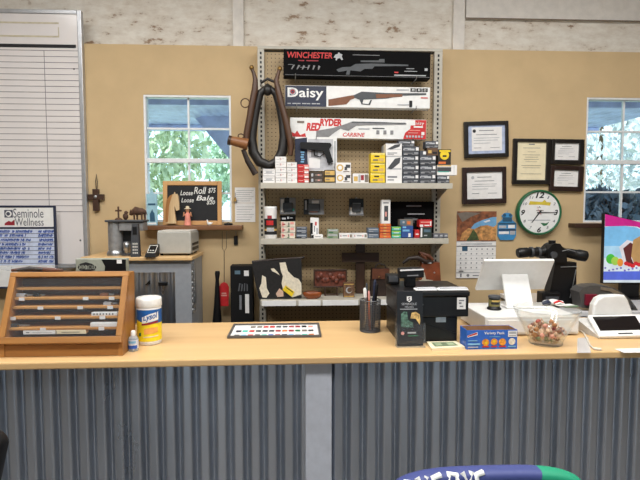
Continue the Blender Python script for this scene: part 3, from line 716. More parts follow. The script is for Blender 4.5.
# ------------------------------------------------------------------ horse collar hung on the left upright
YC_ = 3.30
h_ = lambda px, py: P(px, py, YC_)
c = h_(266, 165); zc0 = h_(266, 84).z
root = thing('horse_collar', 'old black leather horse collar with wooden hames hung at left of the shelving', 'horse collar', (c.x, YC_, zc0))
cz = lambda u, v: (h_(225 + u / 4.17, 60 + v / 4.17).x - c.x, h_(225 + u / 4.17, 60 + v / 4.17).z - zc0)
COLLAR = mat('black_leather', (30, 27, 26), .45, var=.2, scale=30, bump=.15)
HAME = wood('worn_hame_wood', (60, 40, 27), (92, 61, 40), 'z', 16)
pts = [(178, 112), (146, 140), (130, 205), (119, 270), (112, 330), (118, 385), (144, 425), (185, 440), (218, 425), (240, 380), (246, 320), (240, 255), (228, 190), (212, 140)]
b = MB(); b.tube(COLLAR, [(cz(*p)[0], 0, cz(*p)[1]) for p in pts], [.024, .026, .026, .027, .03, .034, .034, .03, .034, .034, .03, .027, .026, .025], 14, closed=True)
b.build('collar_pad', root)
b = MB(); b.ball(COLLAR, (cz(178, 128)[0], -.01, cz(178, 128)[1]), (.03, .03, .035)); b.tube(COLLAR, [(cz(150, 98)[0], -.02, cz(150, 98)[1]), (cz(178, 84)[0], -.03, cz(178, 84)[1]), (cz(212, 96)[0], -.02, cz(212, 96)[1])], .009, 8); b.build('top_strap', root)
for nm, pl in (('l', [(113, 38), (122, 62), (128, 88), (126, 130), (114, 190), (104, 250), (92, 312), (90, 350)]), ('r', [(229, 42), (222, 64), (214, 90), (222, 130), (236, 190), (252, 250), (266, 310), (276, 362), (272, 400)])):
    b = MB(); b.tube(HAME, [(cz(*p)[0], -.03, cz(*p)[1]) for p in pl], [.011, .012, .016, .021, .022, .022, .022, .02] + [.016] * (len(pl) - 8), 10)
    hm = b.build('hame', root)
    k = MB(); e = cz(*pl[0]); k.ball(BRASS, (e[0], -.03, e[1]), (.016, .016, .017), 10); k.build('brass_ball', hm)
b = MB(); p0 = cz(28, 340); p1 = cz(98, 356); b.cyl(wood('turned_peg_wood', (120, 76, 42), (166, 112, 66), 'x', 18), (p0[0], -.05, p0[1]), (p1[0], -.05, p1[1]), .028, .036, 18)
pg = b.build('wooden_roller', root)
b = MB(); p0 = cz(18, 338); p1 = cz(30, 341); b.cyl(DKWOOD, (p0[0], -.05, p0[1]), (p1[0], -.05, p1[1]), .03, .031, 18); b.build('end_cap', pg)
b = MB(); e = cz(87, 185); b.tube(IRON, [(e[0] + .028 * math.cos(t * PI / 8), -.04, e[1] + .028 * math.sin(t * PI / 8)) for t in range(16)], .004, 6, closed=True); b.build('iron_ring', root)
b = MB(); e = cz(70, 322); b.tube(IRON, [(e[0] + .018 * math.cos(t * PI / 8), -.05, e[1] + .014 * math.sin(t * PI / 8)) for t in range(16)], .004, 6, closed=True); b.build('iron_ring', root)
b = MB(); b.tube(DLEATHER, [(cz(78, 376)[0], -.045, cz(78, 376)[1]), (cz(98, 425)[0], -.04, cz(98, 425)[1]), (cz(130, 478)[0], -.035, cz(130, 478)[1])], [.014, .018, .02], 8, flat=.4); b.build('leather_strap', root)
b = MB(); e = cz(150, 98); b.tube(SILVER, [(e[0], .002, e[1]), (e[0], GY - .032 - YC_, e[1] + .01)], .006, 8); b.build('hanging_hook', root)

# ------------------------------------------------------------------ three long gun boxes hung on the pegboard
def hung(name, label, pxs, Y, d, body, tilt=0.0, group=None):
    (ax, ay), (bx_, by) = pxs; pm = (ay + by) / 2
    x0, x1 = P(ax, pm, Y).x, P(bx_, pm, Y).x; z0, z1 = P((ax + bx_) / 2, by, Y).z, P((ax + bx_) / 2, ay, Y).z
    root = thing(name, label, 'box', ((x0 + x1) / 2, Y + d / 2, (z0 + z1) / 2), (0, tilt, 0), group)
    w, h = x1 - x0, z1 - z0; b = MB(); b.bx(body, -w / 2, w / 2, -d / 2, d / 2, -h / 2, h / 2, .002)
    U = lambda px: (px - ax) / (bx_ - ax); V = lambda py: (by - py) / (by - ay)
    def fin(items):
        art(b, -w / 2, w / 2, -h / 2, h / 2, -d / 2, items); b.build('carton', root)
        for sx in (-.42, .4):
            k = MB(); k.tube(SILVER, [(w * sx, d / 2 + (GY - Y - d) - .002, -h / 2 - .006), (w * sx, -d / 2 - .02, -h / 2 - .006), (w * sx, -d / 2 - .024, -h / 2 + .012)], .0028, 6); k.build('peg_hook', root)
    return fin, U, V
STEELG = mat('gun_grey_print', (66, 70, 74), .5); BRWN = mat('gunstock_print', (122, 74, 44), .5); PALEG = mat('pale_grey_print', (176, 178, 182), .6)
MIDG = mat('mid_grey_print', (128, 128, 130), .6)
def poly(m, U, V, pts): return (m, 'poly', [(U(x), V(y)) for x, y in pts])
def rc(m, U, V, x0, y0, x1, y1): return (m, U(x0), V(y1), U(x1), V(y0))
def tx(m, U, V, t, x0, y0, x1, y1, *k): return (m, 'text', t, U(x0), V(y1), U(x1), V(y0)) + k
BOXK = mat('black_carton', (11, 11, 12), .8, var=.1, spec=.12)
fin, U, V = hung('gun_box', 'long black gun box with red lettering, topmost of the three on the pegboard', ((283.5, 50.5), (430.5, 77.5)), 3.34, .08, BOXK, R(.4))
fin([tx(RED, U, V, 'WINCHESTER', 287, 53.2, 332, 59.2, .02, .1), rc(MAROON, U, V, 298, 61.2, 304, 62.2), rc(MAROON, U, V, 306, 61.2, 318, 62.2), *[poly(MIDG, U, V, [(291 + i * 5.3, 70.6), (292 + i * 5.3, 70.6), (295 + i * 5, 66 + (i % 3) * .6), (293 + i * 5, 66.2)]) for i in range(6)], rc(MIDG, U, V, 288, 65.6, 293, 66.2), rc(MIDG, U, V, 300, 68.2, 309, 68.7),
     poly(PALEG, U, V, [(333, 58), (335, 55), (337, 54.5), (338, 52.6), (339.5, 54), (342, 55), (341, 56.5), (342.6, 60), (341, 60.5), (339.5, 58.5), (337, 59), (336, 61), (335, 60.6), (335.4, 58.4)]),
     poly(STEELG, U, V, [(336, 70), (342, 67.5), (350, 67), (355, 64), (372, 63.2), (408, 63.6), (408, 65), (374, 66), (372, 68.5), (364, 68.8), (360, 71.5), (350, 70.5), (349, 75), (345.5, 75), (346.5, 70.8), (338, 72.6)]),
     poly(STEELG, U, V, [(360, 60.5), (378, 60), (379, 58.6), (384, 58.4), (384, 62), (378, 62), (360, 62)]),
     rc(MIDG, U, V, 352, 54.7, 379, 55.3), rc(PALEG, U, V, 394, 73.9, 426, 75), rc(RED, U, V, 394, 71, 398, 72.4), rc(PALEG, U, V, 406, 67.4, 414, 68), rc(PALEG, U, V, 404, 70, 417, 70.6), rc(PALEG, U, V, 424.5, 67, 427.5, 69.6), rc(MIDG, U, V, 285, 76, 430, 76.3)])
fin, U, V = hung('gun_box', 'long white gun box with a navy left end and brown rifle picture', ((285, 86.3), (430, 107.6)), 3.34, .07, WHITE, R(.25))
fin([rc(NAVY, U, V, 285.3, 86.7, 326, 107.3), tx(WHITE, U, V, 'Daisy', 287.5, 88.6, 323, 101, .015), ('' or PALEG, 'disc', U(292.5), V(92.6), .155), (MAROON, 'disc', U(292.5), V(92.6), .11), (NAVY, 'disc', U(292.5), V(92.6), .05),
     *[rc(PALEG, U, V, 287.5 + i * 4.8, 103.9, 290.8 + i * 4.8 + (i % 2), 104.9) for i in range(7)],
     poly(BRWN, U, V, [(328, 100), (346, 96.5), (354, 95), (356, 97.6), (350, 100), (346, 104.5), (328, 106.5)]),
     poly(STEELG, U, V, [(353, 95.4), (361, 91.6), (386, 92.6), (426, 92.2), (426, 94), (402, 95), (386, 98.2), (363, 99.6), (362, 103.4), (368, 104), (370, 99.8), (371.5, 99.8), (369.5, 105), (361, 104.4), (359, 99.8), (354, 98)]),
     poly(BRWN, U, V, [(375, 94), (402, 93.6), (402, 96), (386, 97.4), (376, 98)]),
     rc(PALEG, U, V, 396, 88.6, 408.5, 90), rc(INK, U, V, 410, 87.4, 415.4, 91), rc(INK, U, V, 416, 87.4, 421.4, 91), rc(INK, U, V, 422, 87.4, 427.4, 91),
     tx(WHITE, U, V, '8', 411.5, 88, 414, 90.4), tx(WHITE, U, V, '8', 417.5, 88, 420, 90.4), tx(WHITE, U, V, '0', 423.5, 88, 426, 90.4), rc(RED, U, V, 420.6, 96.4, 427.5, 97.4), rc(PALEG, U, V, 397, 103.6, 412, 104.6), rc(INK, U, V, 409, 100, 412, 106.6)])
fin, U, V = hung('gun_box', 'long white and red carbine box, lowest of the three on the pegboard', ((290, 118.6), (426.3, 138.6)), 3.34, .07, WHITE, R(.5))
fin([poly(RED, U, V, [(405, 132), (410, 128), (411, 119), (426, 119), (426, 138.3), (403, 138.3)]), rc(WHITE, U, V, 408, 119.2, 415, 124.5),
     tx(RED, U, V, 'RED', 306, 123.6, 320, 131.6, .05, .2), tx(RED, U, V, 'RYDER', 319.5, 119.4, 341.5, 126.6, .05, .1), tx(RED, U, V, 'CARBINE', 342.5, 132.8, 364.5, 136.8, .02, .25),
     tx(WHITE, U, V, 'Daisy', 411, 120.6, 424, 124.6), rc(PINK, U, V, 409, 129, 420, 129.8), rc(PINK, U, V, 408, 131.6, 418, 132.4), rc(WHITE, U, V, 421.4, 131, 424.4, 134), *[rc(PALEG, U, V, 406 + i * 3, 134.6, 408 + i * 3, 136.8) for i in range(6)], rc(WHITE, U, V, 413.4, 125.2, 422.6, 126.8),
     poly(MIDG, U, V, [(316, 131.5), (332, 128.5), (343, 125), (352, 121.6), (380, 121.6), (406, 122.4), (406, 123.8), (382, 124.6), (356, 125.6), (348, 131), (343, 130), (340, 128.8), (334, 133), (328, 138), (316, 138)]),
     rc(STEELG, U, V, 351, 122, 405, 123), rc(STEELG, U, V, 372, 127.6, 384, 128.6), rc(PALEG, U, V, 358, 128, 369, 129.4), rc(MIDG, U, V, 376, 130, 379, 134), rc(MIDG, U, V, 383, 130, 386, 134), rc(MIDG, U, V, 390, 130, 393, 134),
     poly(RED, U, V, [(291, 137.5), (291, 133), (295, 134.5), (297, 131.5), (300, 136), (305, 134), (306, 138)]), rc(TAUPE, U, V, 297, 122, 304, 124)])
# air pistol card
YA = 3.30
x0, x1 = P(295, 152, YA).x, P(337, 152, YA).x; z0, z1 = P(316, 171, YA).z, P(316, 137, YA).z
root = thing('pistol_package', 'clear blister card holding a black air pistol hung below the carbine box', 'package', ((x0 + x1) / 2, YA, z0)); w, h = x1 - x0, z1 - z0
b = MB(); b.bx(WHITE, -w / 2, w / 2, 0, .006, 0, h, .002); U = lambda px: (px - 295) / 42; V = lambda py: (171 - py) / 34
GC = mat('pale_card_print', (190, 190, 194), .5)
art(b, -w / 2, w / 2, 0, h, 0, [poly(NAVY, U, V, [(295, 171), (295, 139), (307, 137.5), (308, 171)]), rc(GC, U, V, 308, 139, 333, 170), rc(WHITE, U, V, 309, 158, 320, 168), *[rc(LBLUE, U, V, 300.6 + (i % 2) * .6, 151.5 + i * 2.4, 304.4 - (i % 3) * .4, 153 + i * 2.4) for i in range(5)], rc(MIDG, U, V, 311, 150, 318, 157), rc(PALEG, U, V, 334, 141, 336, 168)])
b.build('card', root)
b = MB(); p = lambda px, py: (w * (U(px) - .5), h * V(py))
b.prism(BLACK, [p(300, 144), (p(301, 142.6)), p(330, 143.2), p(331.5, 145.5), p(329, 149.5), p(331, 156), p(333, 162), p(328, 164), p(325.5, 157), p(323.5, 151.5), p(312, 150), p(300.5, 149)], -.026, -.004)
pts = [p(314, 150), p(314.5, 155.5), p(320, 157), p(324.5, 153)]; b.tube(BLACK, [(q_[0], -.014, q_[1]) for q_ in pts], .004, 6); b.build('pistol', root)
b = MB(); b.tube(SILVER, [(0, GY - .002 - YA, h - .012), (0, -.03, h - .012), (0, -.034, h + .002)], .0028, 6); b.build('peg_hook', root)

# ------------------------------------------------------------------ boxes on the top shelf
ZU = SZ[0] + .0006; YU = 3.205
ORD = {1: ['alone'], 2: ['lower', 'upper'], 3: ['lowest', 'middle', 'topmost'], 4: ['lowest', 'second from bottom', 'third from bottom', 'topmost'], 5: ['lowest', 'second from bottom', 'middle', 'second from top', 'topmost']}
def stack(name, cat, fmt, px0, px1, pys, Y, d, body, items, zb, group):
    z = zb; n = len(pys) - 1; base = P((px0 + px1) / 2, pys[0], Y).z
    for i in range(n):
        zt = zb + P((px0 + px1) / 2, pys[i + 1], Y).z - base
        pm = (pys[0] + pys[-1]) / 2
        jx = random.uniform(-.0012, .0012)
        carton(name, fmt.format(ORD[n][i]), cat, P(px0, pm, Y).x + jx, P(px1, pm, Y).x + jx, z, zt - .0004, Y + random.uniform(0, .004), d, body, items, group=group); z = zt
    return z
W_IT = [(GREYINK, .1, .3, .9, .36), (GREYINK, .1, .66, .9, .7), (PALEG, .25, .42, .75, .6), (PALEG, .0, .93, 1, 1)]
WI2 = [(GREYINK, .42, .3, .46, .75), (GREYINK, .1, .45, .35, .5), (GREYINK, .62, .55, .8, .6), (RED, .5, .35, .54, .7), (PALEG, .0, .94, 1, 1)]
stack('ammunition_box', 'ammunition box', '{} white ammunition box of the pair at the far left of the top shelf', 262.8, 274.8, [182.5, 175.3, 168.3], YU, .05, PAPER, W_IT, ZU, 'white ammunition boxes at left of the top shelf')
stack('ammunition_box', 'ammunition box', '{} white ammunition box in the stack of five beside the horse collar', 275.4, 286.4, [182.5, 177.3, 172, 166.8, 161.5, 156], YU, .05, PAPER, WI2, ZU, 'white ammunition boxes in the tall stack')
stack('ammunition_box', 'ammunition box', '{} white ammunition box in the stack of four left of the red boxes', 287, 297, [182.5, 177.5, 172.3, 167, 161.6], YU, .05, PAPER, WI2, ZU, 'white ammunition boxes in the stack of four')
stack('ammunition_box', 'ammunition box', '{} red and white ammunition box of four below the air pistol', 297.6, 309, [182.5, 178, 173.4, 168.8, 164], YU, .09, RED, [(PAPER, .62, .12, .97, .55), (PAPER, .1, .5, .5, .56), (PINK, .55, .6, .97, .9), (INK, 0, .0, 1, .06)], ZU, 'red ammunition boxes')
stack('ammunition_box', 'ammunition box', '{} dark brown ammunition box between the red and the gold boxes', 310, 323, [182.5, 177, 172], YU, .08, mat('dark_brown_carton', (66, 56, 50), .5), [(PALEG, .1, .2, .25, .8), (TAUPE, .4, .3, .9, .7), (PINK, .6, .4, .75, .6)], ZU, 'dark brown ammunition boxes')
stack('ammunition_box', 'ammunition box', '{} gold ammunition box of the pair below the air pistol grip', 324.4, 335, [182.5, 176, 169.3], YU, .08, mat('dark_olive_carton', (60, 52, 36), .5), [(GOLD, .04, .22, .96, .86), (TAUPE, .1, .45, .5, .6)], ZU, 'gold ammunition boxes')
stack('ammunition_box', 'ammunition box', '{} white ammunition box with gold ring in the pair under the carbine box', 335.8, 351, [182.5, 172.4, 162], YU, .08, PAPER, [(GOLD, 'disc', .28, .5, .34), (PAPER, 'disc', .28, .5, .2), (DGREY, .58, .25, .75, .6), (DGREY, .66, .5, .95, .8), (TAUPE, .5, .1, .9, .18)], ZU, 'white ammunition boxes with gold rings')
pcarton('ammunition_box', 'small white and brown ammunition box standing alone in the middle of the top shelf', 'ammunition box', 353, 173, 368.6, 182.5, YU, .07, PAPER, [(GOLD, .05, .2, .3, .7), (MAROON, .5, .3, .7, .85), (TAUPE, .75, .1, .97, .9), (PALEG, .35, .1, .48, .9)], z0=ZU)
stack('ammunition_box', 'ammunition box', '{} yellow ammunition box of the three on the top shelf', 370.7, 385, [182.8, 173, 163, 152.7], YU, .09, YELLOW, [(TAUPE, .15, .25, .5, .4), (GOLD, .55, .2, .9, .5), (INK, .25, .62, .6, .75), (mat('pale_yellow_print', (240, 224, 130), .5), .02, .85, .98, .97), (INK, 0, 0, 1, .05)], ZU, 'yellow ammunition boxes')
z = stack('ammunition_box', 'ammunition box', '{} box of the tall white pair right of the yellow boxes', 386, 402, [182.8, 155.5, 143], YU, .09, PAPER, [(PALEG, .05, .5, .95, .55), (DGREY, 'poly', [(.1, .55), (.55, .9), (.9, .95), (.85, .75), (.45, .55), (.3, .5)]), (GREYINK, .1, .2, .7, .26), (GREYINK, .1, .1, .5, .14), (PALEG, 0, .97, 1, 1)], ZU, 'tall white ammunition boxes')
pcarton('ammunition_box', 'grey-edged ammunition box peeking out behind the tall white pair', 'ammunition box', 383.6, 143.5, 398, 182.5, YU + .1, .09, PALEG, [(MIDG, .02, .1, .1, .9)], z0=ZU)
SLG = mat('slate_carton', (70, 74, 82), .5)
S_IT = [(PALEG, .04, .56, .72, .76), (SLATE, .1, .6, .3, .7), (PAPER, .8, .55, .97, .9), (PALEG, .1, .75, .5, .82), (INK, .0, .0, 1, .06), (MIDG, .1, .2, .6, .28), (PALEG, .06, .08, .3, .17), (MIDG, .55, .08, .92, .16), (PALEG, .7, .22, .94, .32), (DGREY, .02, .36, .98, .5)]
z = stack('ammunition_box', 'ammunition box', '{} slate grey ammunition box in the left grey stack', 402.6, 418.8, [182.8, 173.8, 164.5, 155, 146], YU, .09, SLG, S_IT, ZU, 'slate grey ammunition boxes in the left stack')
carton('ammunition_box', 'slate grey ammunition box laid askew on top of the left grey stack', 'ammunition box', P(399, 142, YU).x, P(415, 142, YU).x, z, z + .038, YU + .01, .08, SLG, S_IT)
z = stack('ammunition_box', 'ammunition box', '{} slate grey ammunition box in the right grey stack', 419.8, 436, [182.8, 173.6, 164.5, 155], YU, .09, SLG, S_IT, ZU, 'slate grey ammunition boxes in the right stack')
carton('ammunition_box', 'small pale-ended ammunition box on top of the right grey stack', 'ammunition box', P(420, 152, YU).x, P(426.5, 152, YU).x, z, z + .03, YU + .004, .08, SLG, [(PAPER, .5, .2, .95, .85)])
_, z2 = pcarton('ammunition_box', 'brown ammunition box lying on top of the right grey stack', 'ammunition box', 427.2, 147.6, 438, 155, YU, .08, mat('brown_carton', (96, 70, 50), .6), [(GOLD, .1, .3, .4, .7), (INK, .5, .2, .9, .5)], z0=z)
carton('ammunition_box', 'slate grey ammunition box resting on the brown one at the top right', 'ammunition box', P(425.6, 144, YU).x, P(438.6, 144, YU).x, z2 + .0005, z2 + .045, YU + .005, .07, SLG, S_IT)
_, z = pcarton('ammunition_box', 'slate grey ammunition box lowest at the far right end of the top shelf', 'ammunition box', 437, 174.8, 449.5, 182.8, YU, .08, SLG, S_IT, z0=ZU)
_, z = pcarton('ammunition_box', 'dark box with broad white end second from bottom at the far right shelf end', 'ammunition box', 437.2, 164.6, 457, 174.8, YU, .08, PAPER, [(DGREY, 0, .35, .7, .78), (TEAL, .05, .3, .6, .36), (GOLD, 0, .86, .7, .98), (PALEG, .84, .1, .86, .9)], z0=z + .0005)
pcarton('ammunition_box', 'black box with a yellow round emblem topmost at the far right shelf end', 'ammunition box', 438, 149, 451, 164.6, YU, .08, mat('black_amber_carton', (40, 34, 30), .5), [(YELLOW, 'disc', .5, .62, .3), (INK, .35, .5, .65, .62), (ORANGE, .05, .05, .6, .2), (YELLOW, .1, .82, .95, .95)], z0=z + .001)

# ------------------------------------------------------------------ goods on the middle shelf
ZM = SZ[1] + .0006; YM = 3.255
m_ = lambda px, py: P(px, py, YM)
r = (m_(276.6, 220).x - m_(264, 220).x) / 2; h = m_(270, 206).z - m_(270, 238.2).z
root = thing('powder_canister', 'white cylinder with red and black label at left end of the middle shelf', 'canister', (m_(270.3, 220).x, YM + r, ZM))
b = MB(); b.lathe(PAPER, [(r * .96, 0), (r, .003), (r, h * .93)]); fr = [-PI * .98, -.02 * PI]
for m, a0, a1, z0, z1 in ((INK, *fr, .12, .24), (GOLD, *fr, .24, .3), (mat('dark_olive_print', (70, 62, 40), .6), *fr, .3, .38), (INK, *fr, .38, .62), (PALEG, -.7 * PI, -.3 * PI, .22, .34), (RED, -.72 * PI, -.34 * PI, .42, .56), (MAROON, -.66 * PI, -.42 * PI, .62, .72)): b.patch(m, r * 1.006, a0, a1, h * z0, h * z1, 14)
b.build('can', root)
b = MB(); b.lathe(WHITE, [(r * 1.03, h * .93), (r * 1.03, h * .99), (r * .95, h)]); b.build('lid', root)
z = stack('ammunition_box', 'ammunition box', '{} floral pink box of the three on the middle shelf', 281, 295.2, [238.2, 232.4, 226.8, 221], YM, .08, mat('cream_carton', (214, 204, 188), .6), [(PINK, .05, .15, .2, .85), (MAROON, .1, .4, .3, .6), (TAUPE, .5, .3, .6, .8), (PINK, .65, .5, .9, .9), (GREEN, .45, .1, .6, .25), (INK, 0, 0, 1, .05)], ZM, 'floral boxes on the middle shelf')
pcarton('ammunition_box', 'black box with white scribble lying on the three floral boxes', 'ammunition box', 280.4, 215, 295.6, 221, YM, .08, BOXK, [(PALEG, .1, .3, .35, .6), (PALEG, .45, .4, .55, .75), (PALEG, .6, .5, .8, .6)], z0=z + .0006)
def hang_pack(label, px0, py0, px1, py1, items, body=PALEG):
    Y = 3.40; x0, x1 = P(px0, 206, Y).x, P(px1, 206, Y).x; z0, z1 = P((px0 + px1) / 2, py1, Y).z, P((px0 + px1) / 2, py0, Y).z; w, h = x1 - x0, z1 - z0
    root = thing('blister_pack', label, 'package', ((x0 + x1) / 2, Y, z0)); b = MB(); b.bx(body, -w / 2, w / 2, 0, .004, 0, h, .001); art(b, -w / 2, w / 2, 0, h, 0, items); b.build('card', root)
    b = MB(); b.bx(DGREY, -w * .3, w * .3, -.018, -.002, h * .2, h * .7, .006); b.build('blister', root)
    b = MB(); b.tube(SILVER, [(0, GY - Y - .002, h + .004), (0, -.03, h + .004)], .0028, 6); b.build('peg_hook', root)
hang_pack('grey and black hanging pack above the floral boxes', 279.8, 197.6, 295.8, 214.3, [(PAPER, .05, .12, .25, .9), (BLACK, .3, .4, .6, 1), (TEAL, .4, .2, .9, .35), (MIDG, .6, .5, .95, .9)], MIDG)
hang_pack('black and lilac hanging pack second from left above the middle shelf', 303.6, 199, 324, 214.6, [(BLACK, 0, 0, .25, 1), (PALEG, .06, .3, .16, .9), (PAPER, .4, .6, .75, .9), (PINK, .3, .15, .7, .35), (MIDG, .8, .2, .95, .9)], MIDG)
hang_pack('black and white hanging pack near the centre above the middle shelf', 349, 198.6, 363.6, 215.6, [(BLACK, 0, .5, 1, 1), (PALEG, .25, .66, .8, .74), (PAPER, .1, .08, .5, .45), (PALEG, .55, .1, .95, .48)], MIDG)
stack('ammunition_box', 'ammunition box', '{} slate blue box of the three right of the floral stack', 296.4, 307, [238.2, 233.4, 229, 226.6], YM, .07, mat('slate_blue_carton', (88, 98, 112), .5), [(PALEG, .1, .55, .9, .75), (INK, 0, .1, 1, .3), (PALEG, .5, .2, .9, .3)], ZM, 'slate blue boxes')
pcarton('ammunition_box', 'flat white and black box lying in front of the tall white box', 'ammunition box', 311.4, 234.4, 323, 238.2, YM - .0, .05, PAPER, [(BLACK, 0, .1, .2, .9), (GREYINK, .3, .4, .8, .55)], z0=ZM)
pcarton('box', 'tall white box with black left edge standing on the middle shelf', 'box', 310.4, 218, 318.8, 238.2, YM + .055, .05, PAPER, [(BLACK, 0, .0, .28, .75), (RED, .55, .62, .75, .8), (GREYINK, .45, .3, .55, .6), (PALEG, .7, .1, .9, .5)], z0=ZM)
stack('ammunition_box', 'ammunition box', '{} grey-green box of the pair near the centre of the middle shelf', 327.4, 338.4, [238.2, 233.6, 229], YM, .07, mat('sage_carton', (134, 146, 122), .6), [(PALEG, .1, .6, .9, .9), (GREEN, .1, .2, .5, .4)], ZM, 'grey-green boxes')
for i, (a, c, lab) in enumerate(((339.2, 352.6, 'left'), (353, 367.4, 'right'))):
    pcarton('ammunition_box', 'flat white ammunition box, %s one of the pair at mid shelf centre' % lab, 'ammunition box', a, 233.2, c, 238.2, YM, .07, PAPER, [(MAROON, .1, .3, .15, .7), (GREYINK, .25, .45, .6, .6), (PINK, .65, .3, .72, .7), (TAUPE, .8, .2, .95, .8)], z0=ZM)
stack('ammunition_box', 'ammunition box', '{} grey-blue box of the pair left of the orange stack', 368, 379, [238.4, 233.2, 228], YM, .07, mat('grey_blue_carton', (96, 110, 126), .5), [(PALEG, .1, .6, .9, .75), (INK, 0, 0, 1, .1), (PALEG, .1, .25, .5, .35)], ZM, 'grey-blue boxes')
z = stack('ammunition_box', 'ammunition box', '{} orange box of the five on the middle shelf', 379.8, 390.8, [238.4, 235.4, 232.6, 229.6, 226.6, 223.8], YM, .07, ORANGE, [(MAROON, 0, 0, 1, .18), (GOLD, .35, .4, .6, .8)], ZM, 'orange boxes')
carton('box', 'tall white box with dark photo panel standing on the orange stack', 'box', P(381.5, 212, YM).x, P(390.4, 212, YM).x, z + .0005, z + P(386, 200, YM).z - P(386, 223.8, YM).z, YM, .06, PAPER, [(DGREY, .3, .12, .75, .75), (PINK, .4, .3, .6, .5), (GREYINK, .2, .85, .8, .9)])
stack('ammunition_box', 'ammunition box', '{} bright green box of the three beside the orange stack', 392, 401, [238.4, 234.8, 231, 227], YM, .07, TEAL, [(LIME, 0, .7, 1, 1), (GREEN, 0, 0, 1, .18), (WHITE, .2, .4, .8, .6)], ZM, 'bright green boxes')
pcarton('box', 'large black upright box at the back of the middle shelf right end', 'box', 391, 203, 434, 238.4, YM + .12, .05, BOXK, [(GREYINK, .35, .86, .7, .9), (PALEG, .38, .64, .78, .67), (STEELG, .3, .4, .55, .55), (MIDG, .5, .48, .62, .53)], z0=ZM)
_, z = pcarton('ammunition_box', 'blue box with white patch in front of the large black box', 'ammunition box', 401.4, 226, 413, 238.4, YM, .08, mat('royal_blue_carton', (44, 76, 140), .5), [(PAPER, .6, .1, .8, .4), (LBLUE, .1, .55, .7, .7), (INK, 0, 0, 1, .06), (LBLUE, .1, .82, .4, .95)], z0=ZM)
pcarton('ammunition_box', 'grey and brown box lying on the blue box', 'ammunition box', 400, 219.6, 413, 226, YM, .07, TAUPE, [(SBLUE, 0, .1, .45, .9), (ORANGE, .55, .2, .8, .7), (PALEG, .2, .4, .35, .7)], z0=z + .0006)
pcarton('ammunition_box', 'small red box between the blue box and the red-topped stack', 'ammunition box', 414.6, 230, 419.6, 238.4, YM, .06, RED, [(PAPER, .2, .4, .8, .55), (MAROON, 0, 0, 1, .2)], z0=ZM)
_, z = pcarton('ammunition_box', 'dark green box below the red and white box', 'ammunition box', 420.6, 227.5, 431.6, 238.4, YM, .07, mat('dark_green_carton', (44, 56, 50), .5), [(PAPER, .0, .1, .15, .95), (SBLUE, .3, .55, .9, .8), (PALEG, .3, .2, .6, .3)], z0=ZM)
pcarton('ammunition_box', 'red and white box on top of the dark green box', 'ammunition box', 419.4, 220, 432, 227.4, YM, .07, RED, [(PAPER, .04, .05, .3, .35), (PAPER, .4, .15, .8, .32), (PINK, .1, .6, .9, .75), (PAPER, .84, .2, .95, .8)], z0=z + .0006)
for i, (a, c, lab) in enumerate(((433.6, 438.6, 'first'), (439.2, 443.4, 'second'), (444, 448, 'third'))):
    pcarton('ammunition_box', '%s from left of three tiny grey boxes, middle shelf right end' % lab, 'ammunition box', a, 233.8, c, 238.4, YM, .05, mat('grey_carton', (112, 114, 120), .5), [(PALEG, .2, .4, .8, .7), (INK, 0, 0, 1, .12)], z0=ZM)

# ------------------------------------------------------------------ leather goods on the bottom shelf
ZL = SZ[2] + .0006; YL = 3.25
l_ = lambda px, py, Y=YL: P(px, py, Y)
c = l_(280, 298); q = lambda px, py: (l_(px, py).x - c.x, l_(px, py).z - ZL + (ZL - l_(280, 298.5).z) * 0)
dz = ZL - l_(280, 298.6).z; q = lambda px, py: (l_(px, py).x - c.x, l_(px, py).z + dz - ZL)
root = thing('cowhide_purse', 'black and white cowhide purse leaning at left end of the bottom shelf', 'purse', (c.x, YL, ZL))
HIDE = mat('black_cowhide', (24, 22, 22), .8, var=.25, scale=60, bump=.3); HIDEW = mat('cream_cowhide', (222, 212, 190), .85, var=.06, scale=60, bump=.2)
b = MB(); b.prism(HIDE, [q(*p) for p in [(259, 298.4), (301.6, 297.4), (302, 276), (301.4, 258.2), (277, 260.4), (252, 262), (255, 280)]], -.018, .03)
for pts, m in ((((262.6, 297), (259.5, 288), (261.5, 283), (262.4, 275), (266, 277), (267, 288), (269.6, 293), (266.5, 297.4)), HIDEW), (((279.6, 262.5), (285.5, 262), (288, 271), (294, 277), (298.4, 278.6), (301.4, 283), (301.4, 294), (292, 297), (283.5, 290), (281.6, 283), (283, 276), (281, 271)), HIDEW), (((270.8, 268.5), (274, 268), (277.4, 271.5), (280, 275), (276, 272.6), (272.5, 271)), HIDEW), (((276, 293.4), (279.5, 288), (283.4, 291), (283.6, 296), (277.5, 296.6)), mat('pinkish_cowhide', (206, 172, 150), .85))):
    b.poly(m, [q(*p) for p in pts], -.0187)
b.build('bag_body', root)
b = MB(); A = q(252, 262); B = q(301.4, 258); b.tube(DLEATHER, [(A[0], 0, A[1]), ((A[0] + B[0]) / 2, -.004, (A[1] + B[1]) / 2 + .004), (B[0], 0, B[1]), (B[0] + .02, .0, B[1] + .006)], .008, 8); b.build('zip', root)
b = MB(); b.prism(YELLOW, [q(*p) for p in [(285.6, 285), (294.6, 291.4), (291.8, 296), (282.6, 289.4)]], -.026, -.022)
b.prism(INK, [q(*p) for p in [(286.4, 286.6), (293.4, 291.4), (293.0, 292), (286.0, 287.2)]], -.027, -.026); b.build('price_tag', root)
c = l_(312.4, 299); root = thing('wooden_dish', 'polished brown oval wooden dish at the edge of the bottom shelf', 'dish', (c.x, YL - .01, ZL)); k = (l_(322, 296).x - l_(303, 296).x) / 2
REDW = wood('polished_red_wood', (116, 58, 30), (160, 88, 48), 'x', 18, .25)
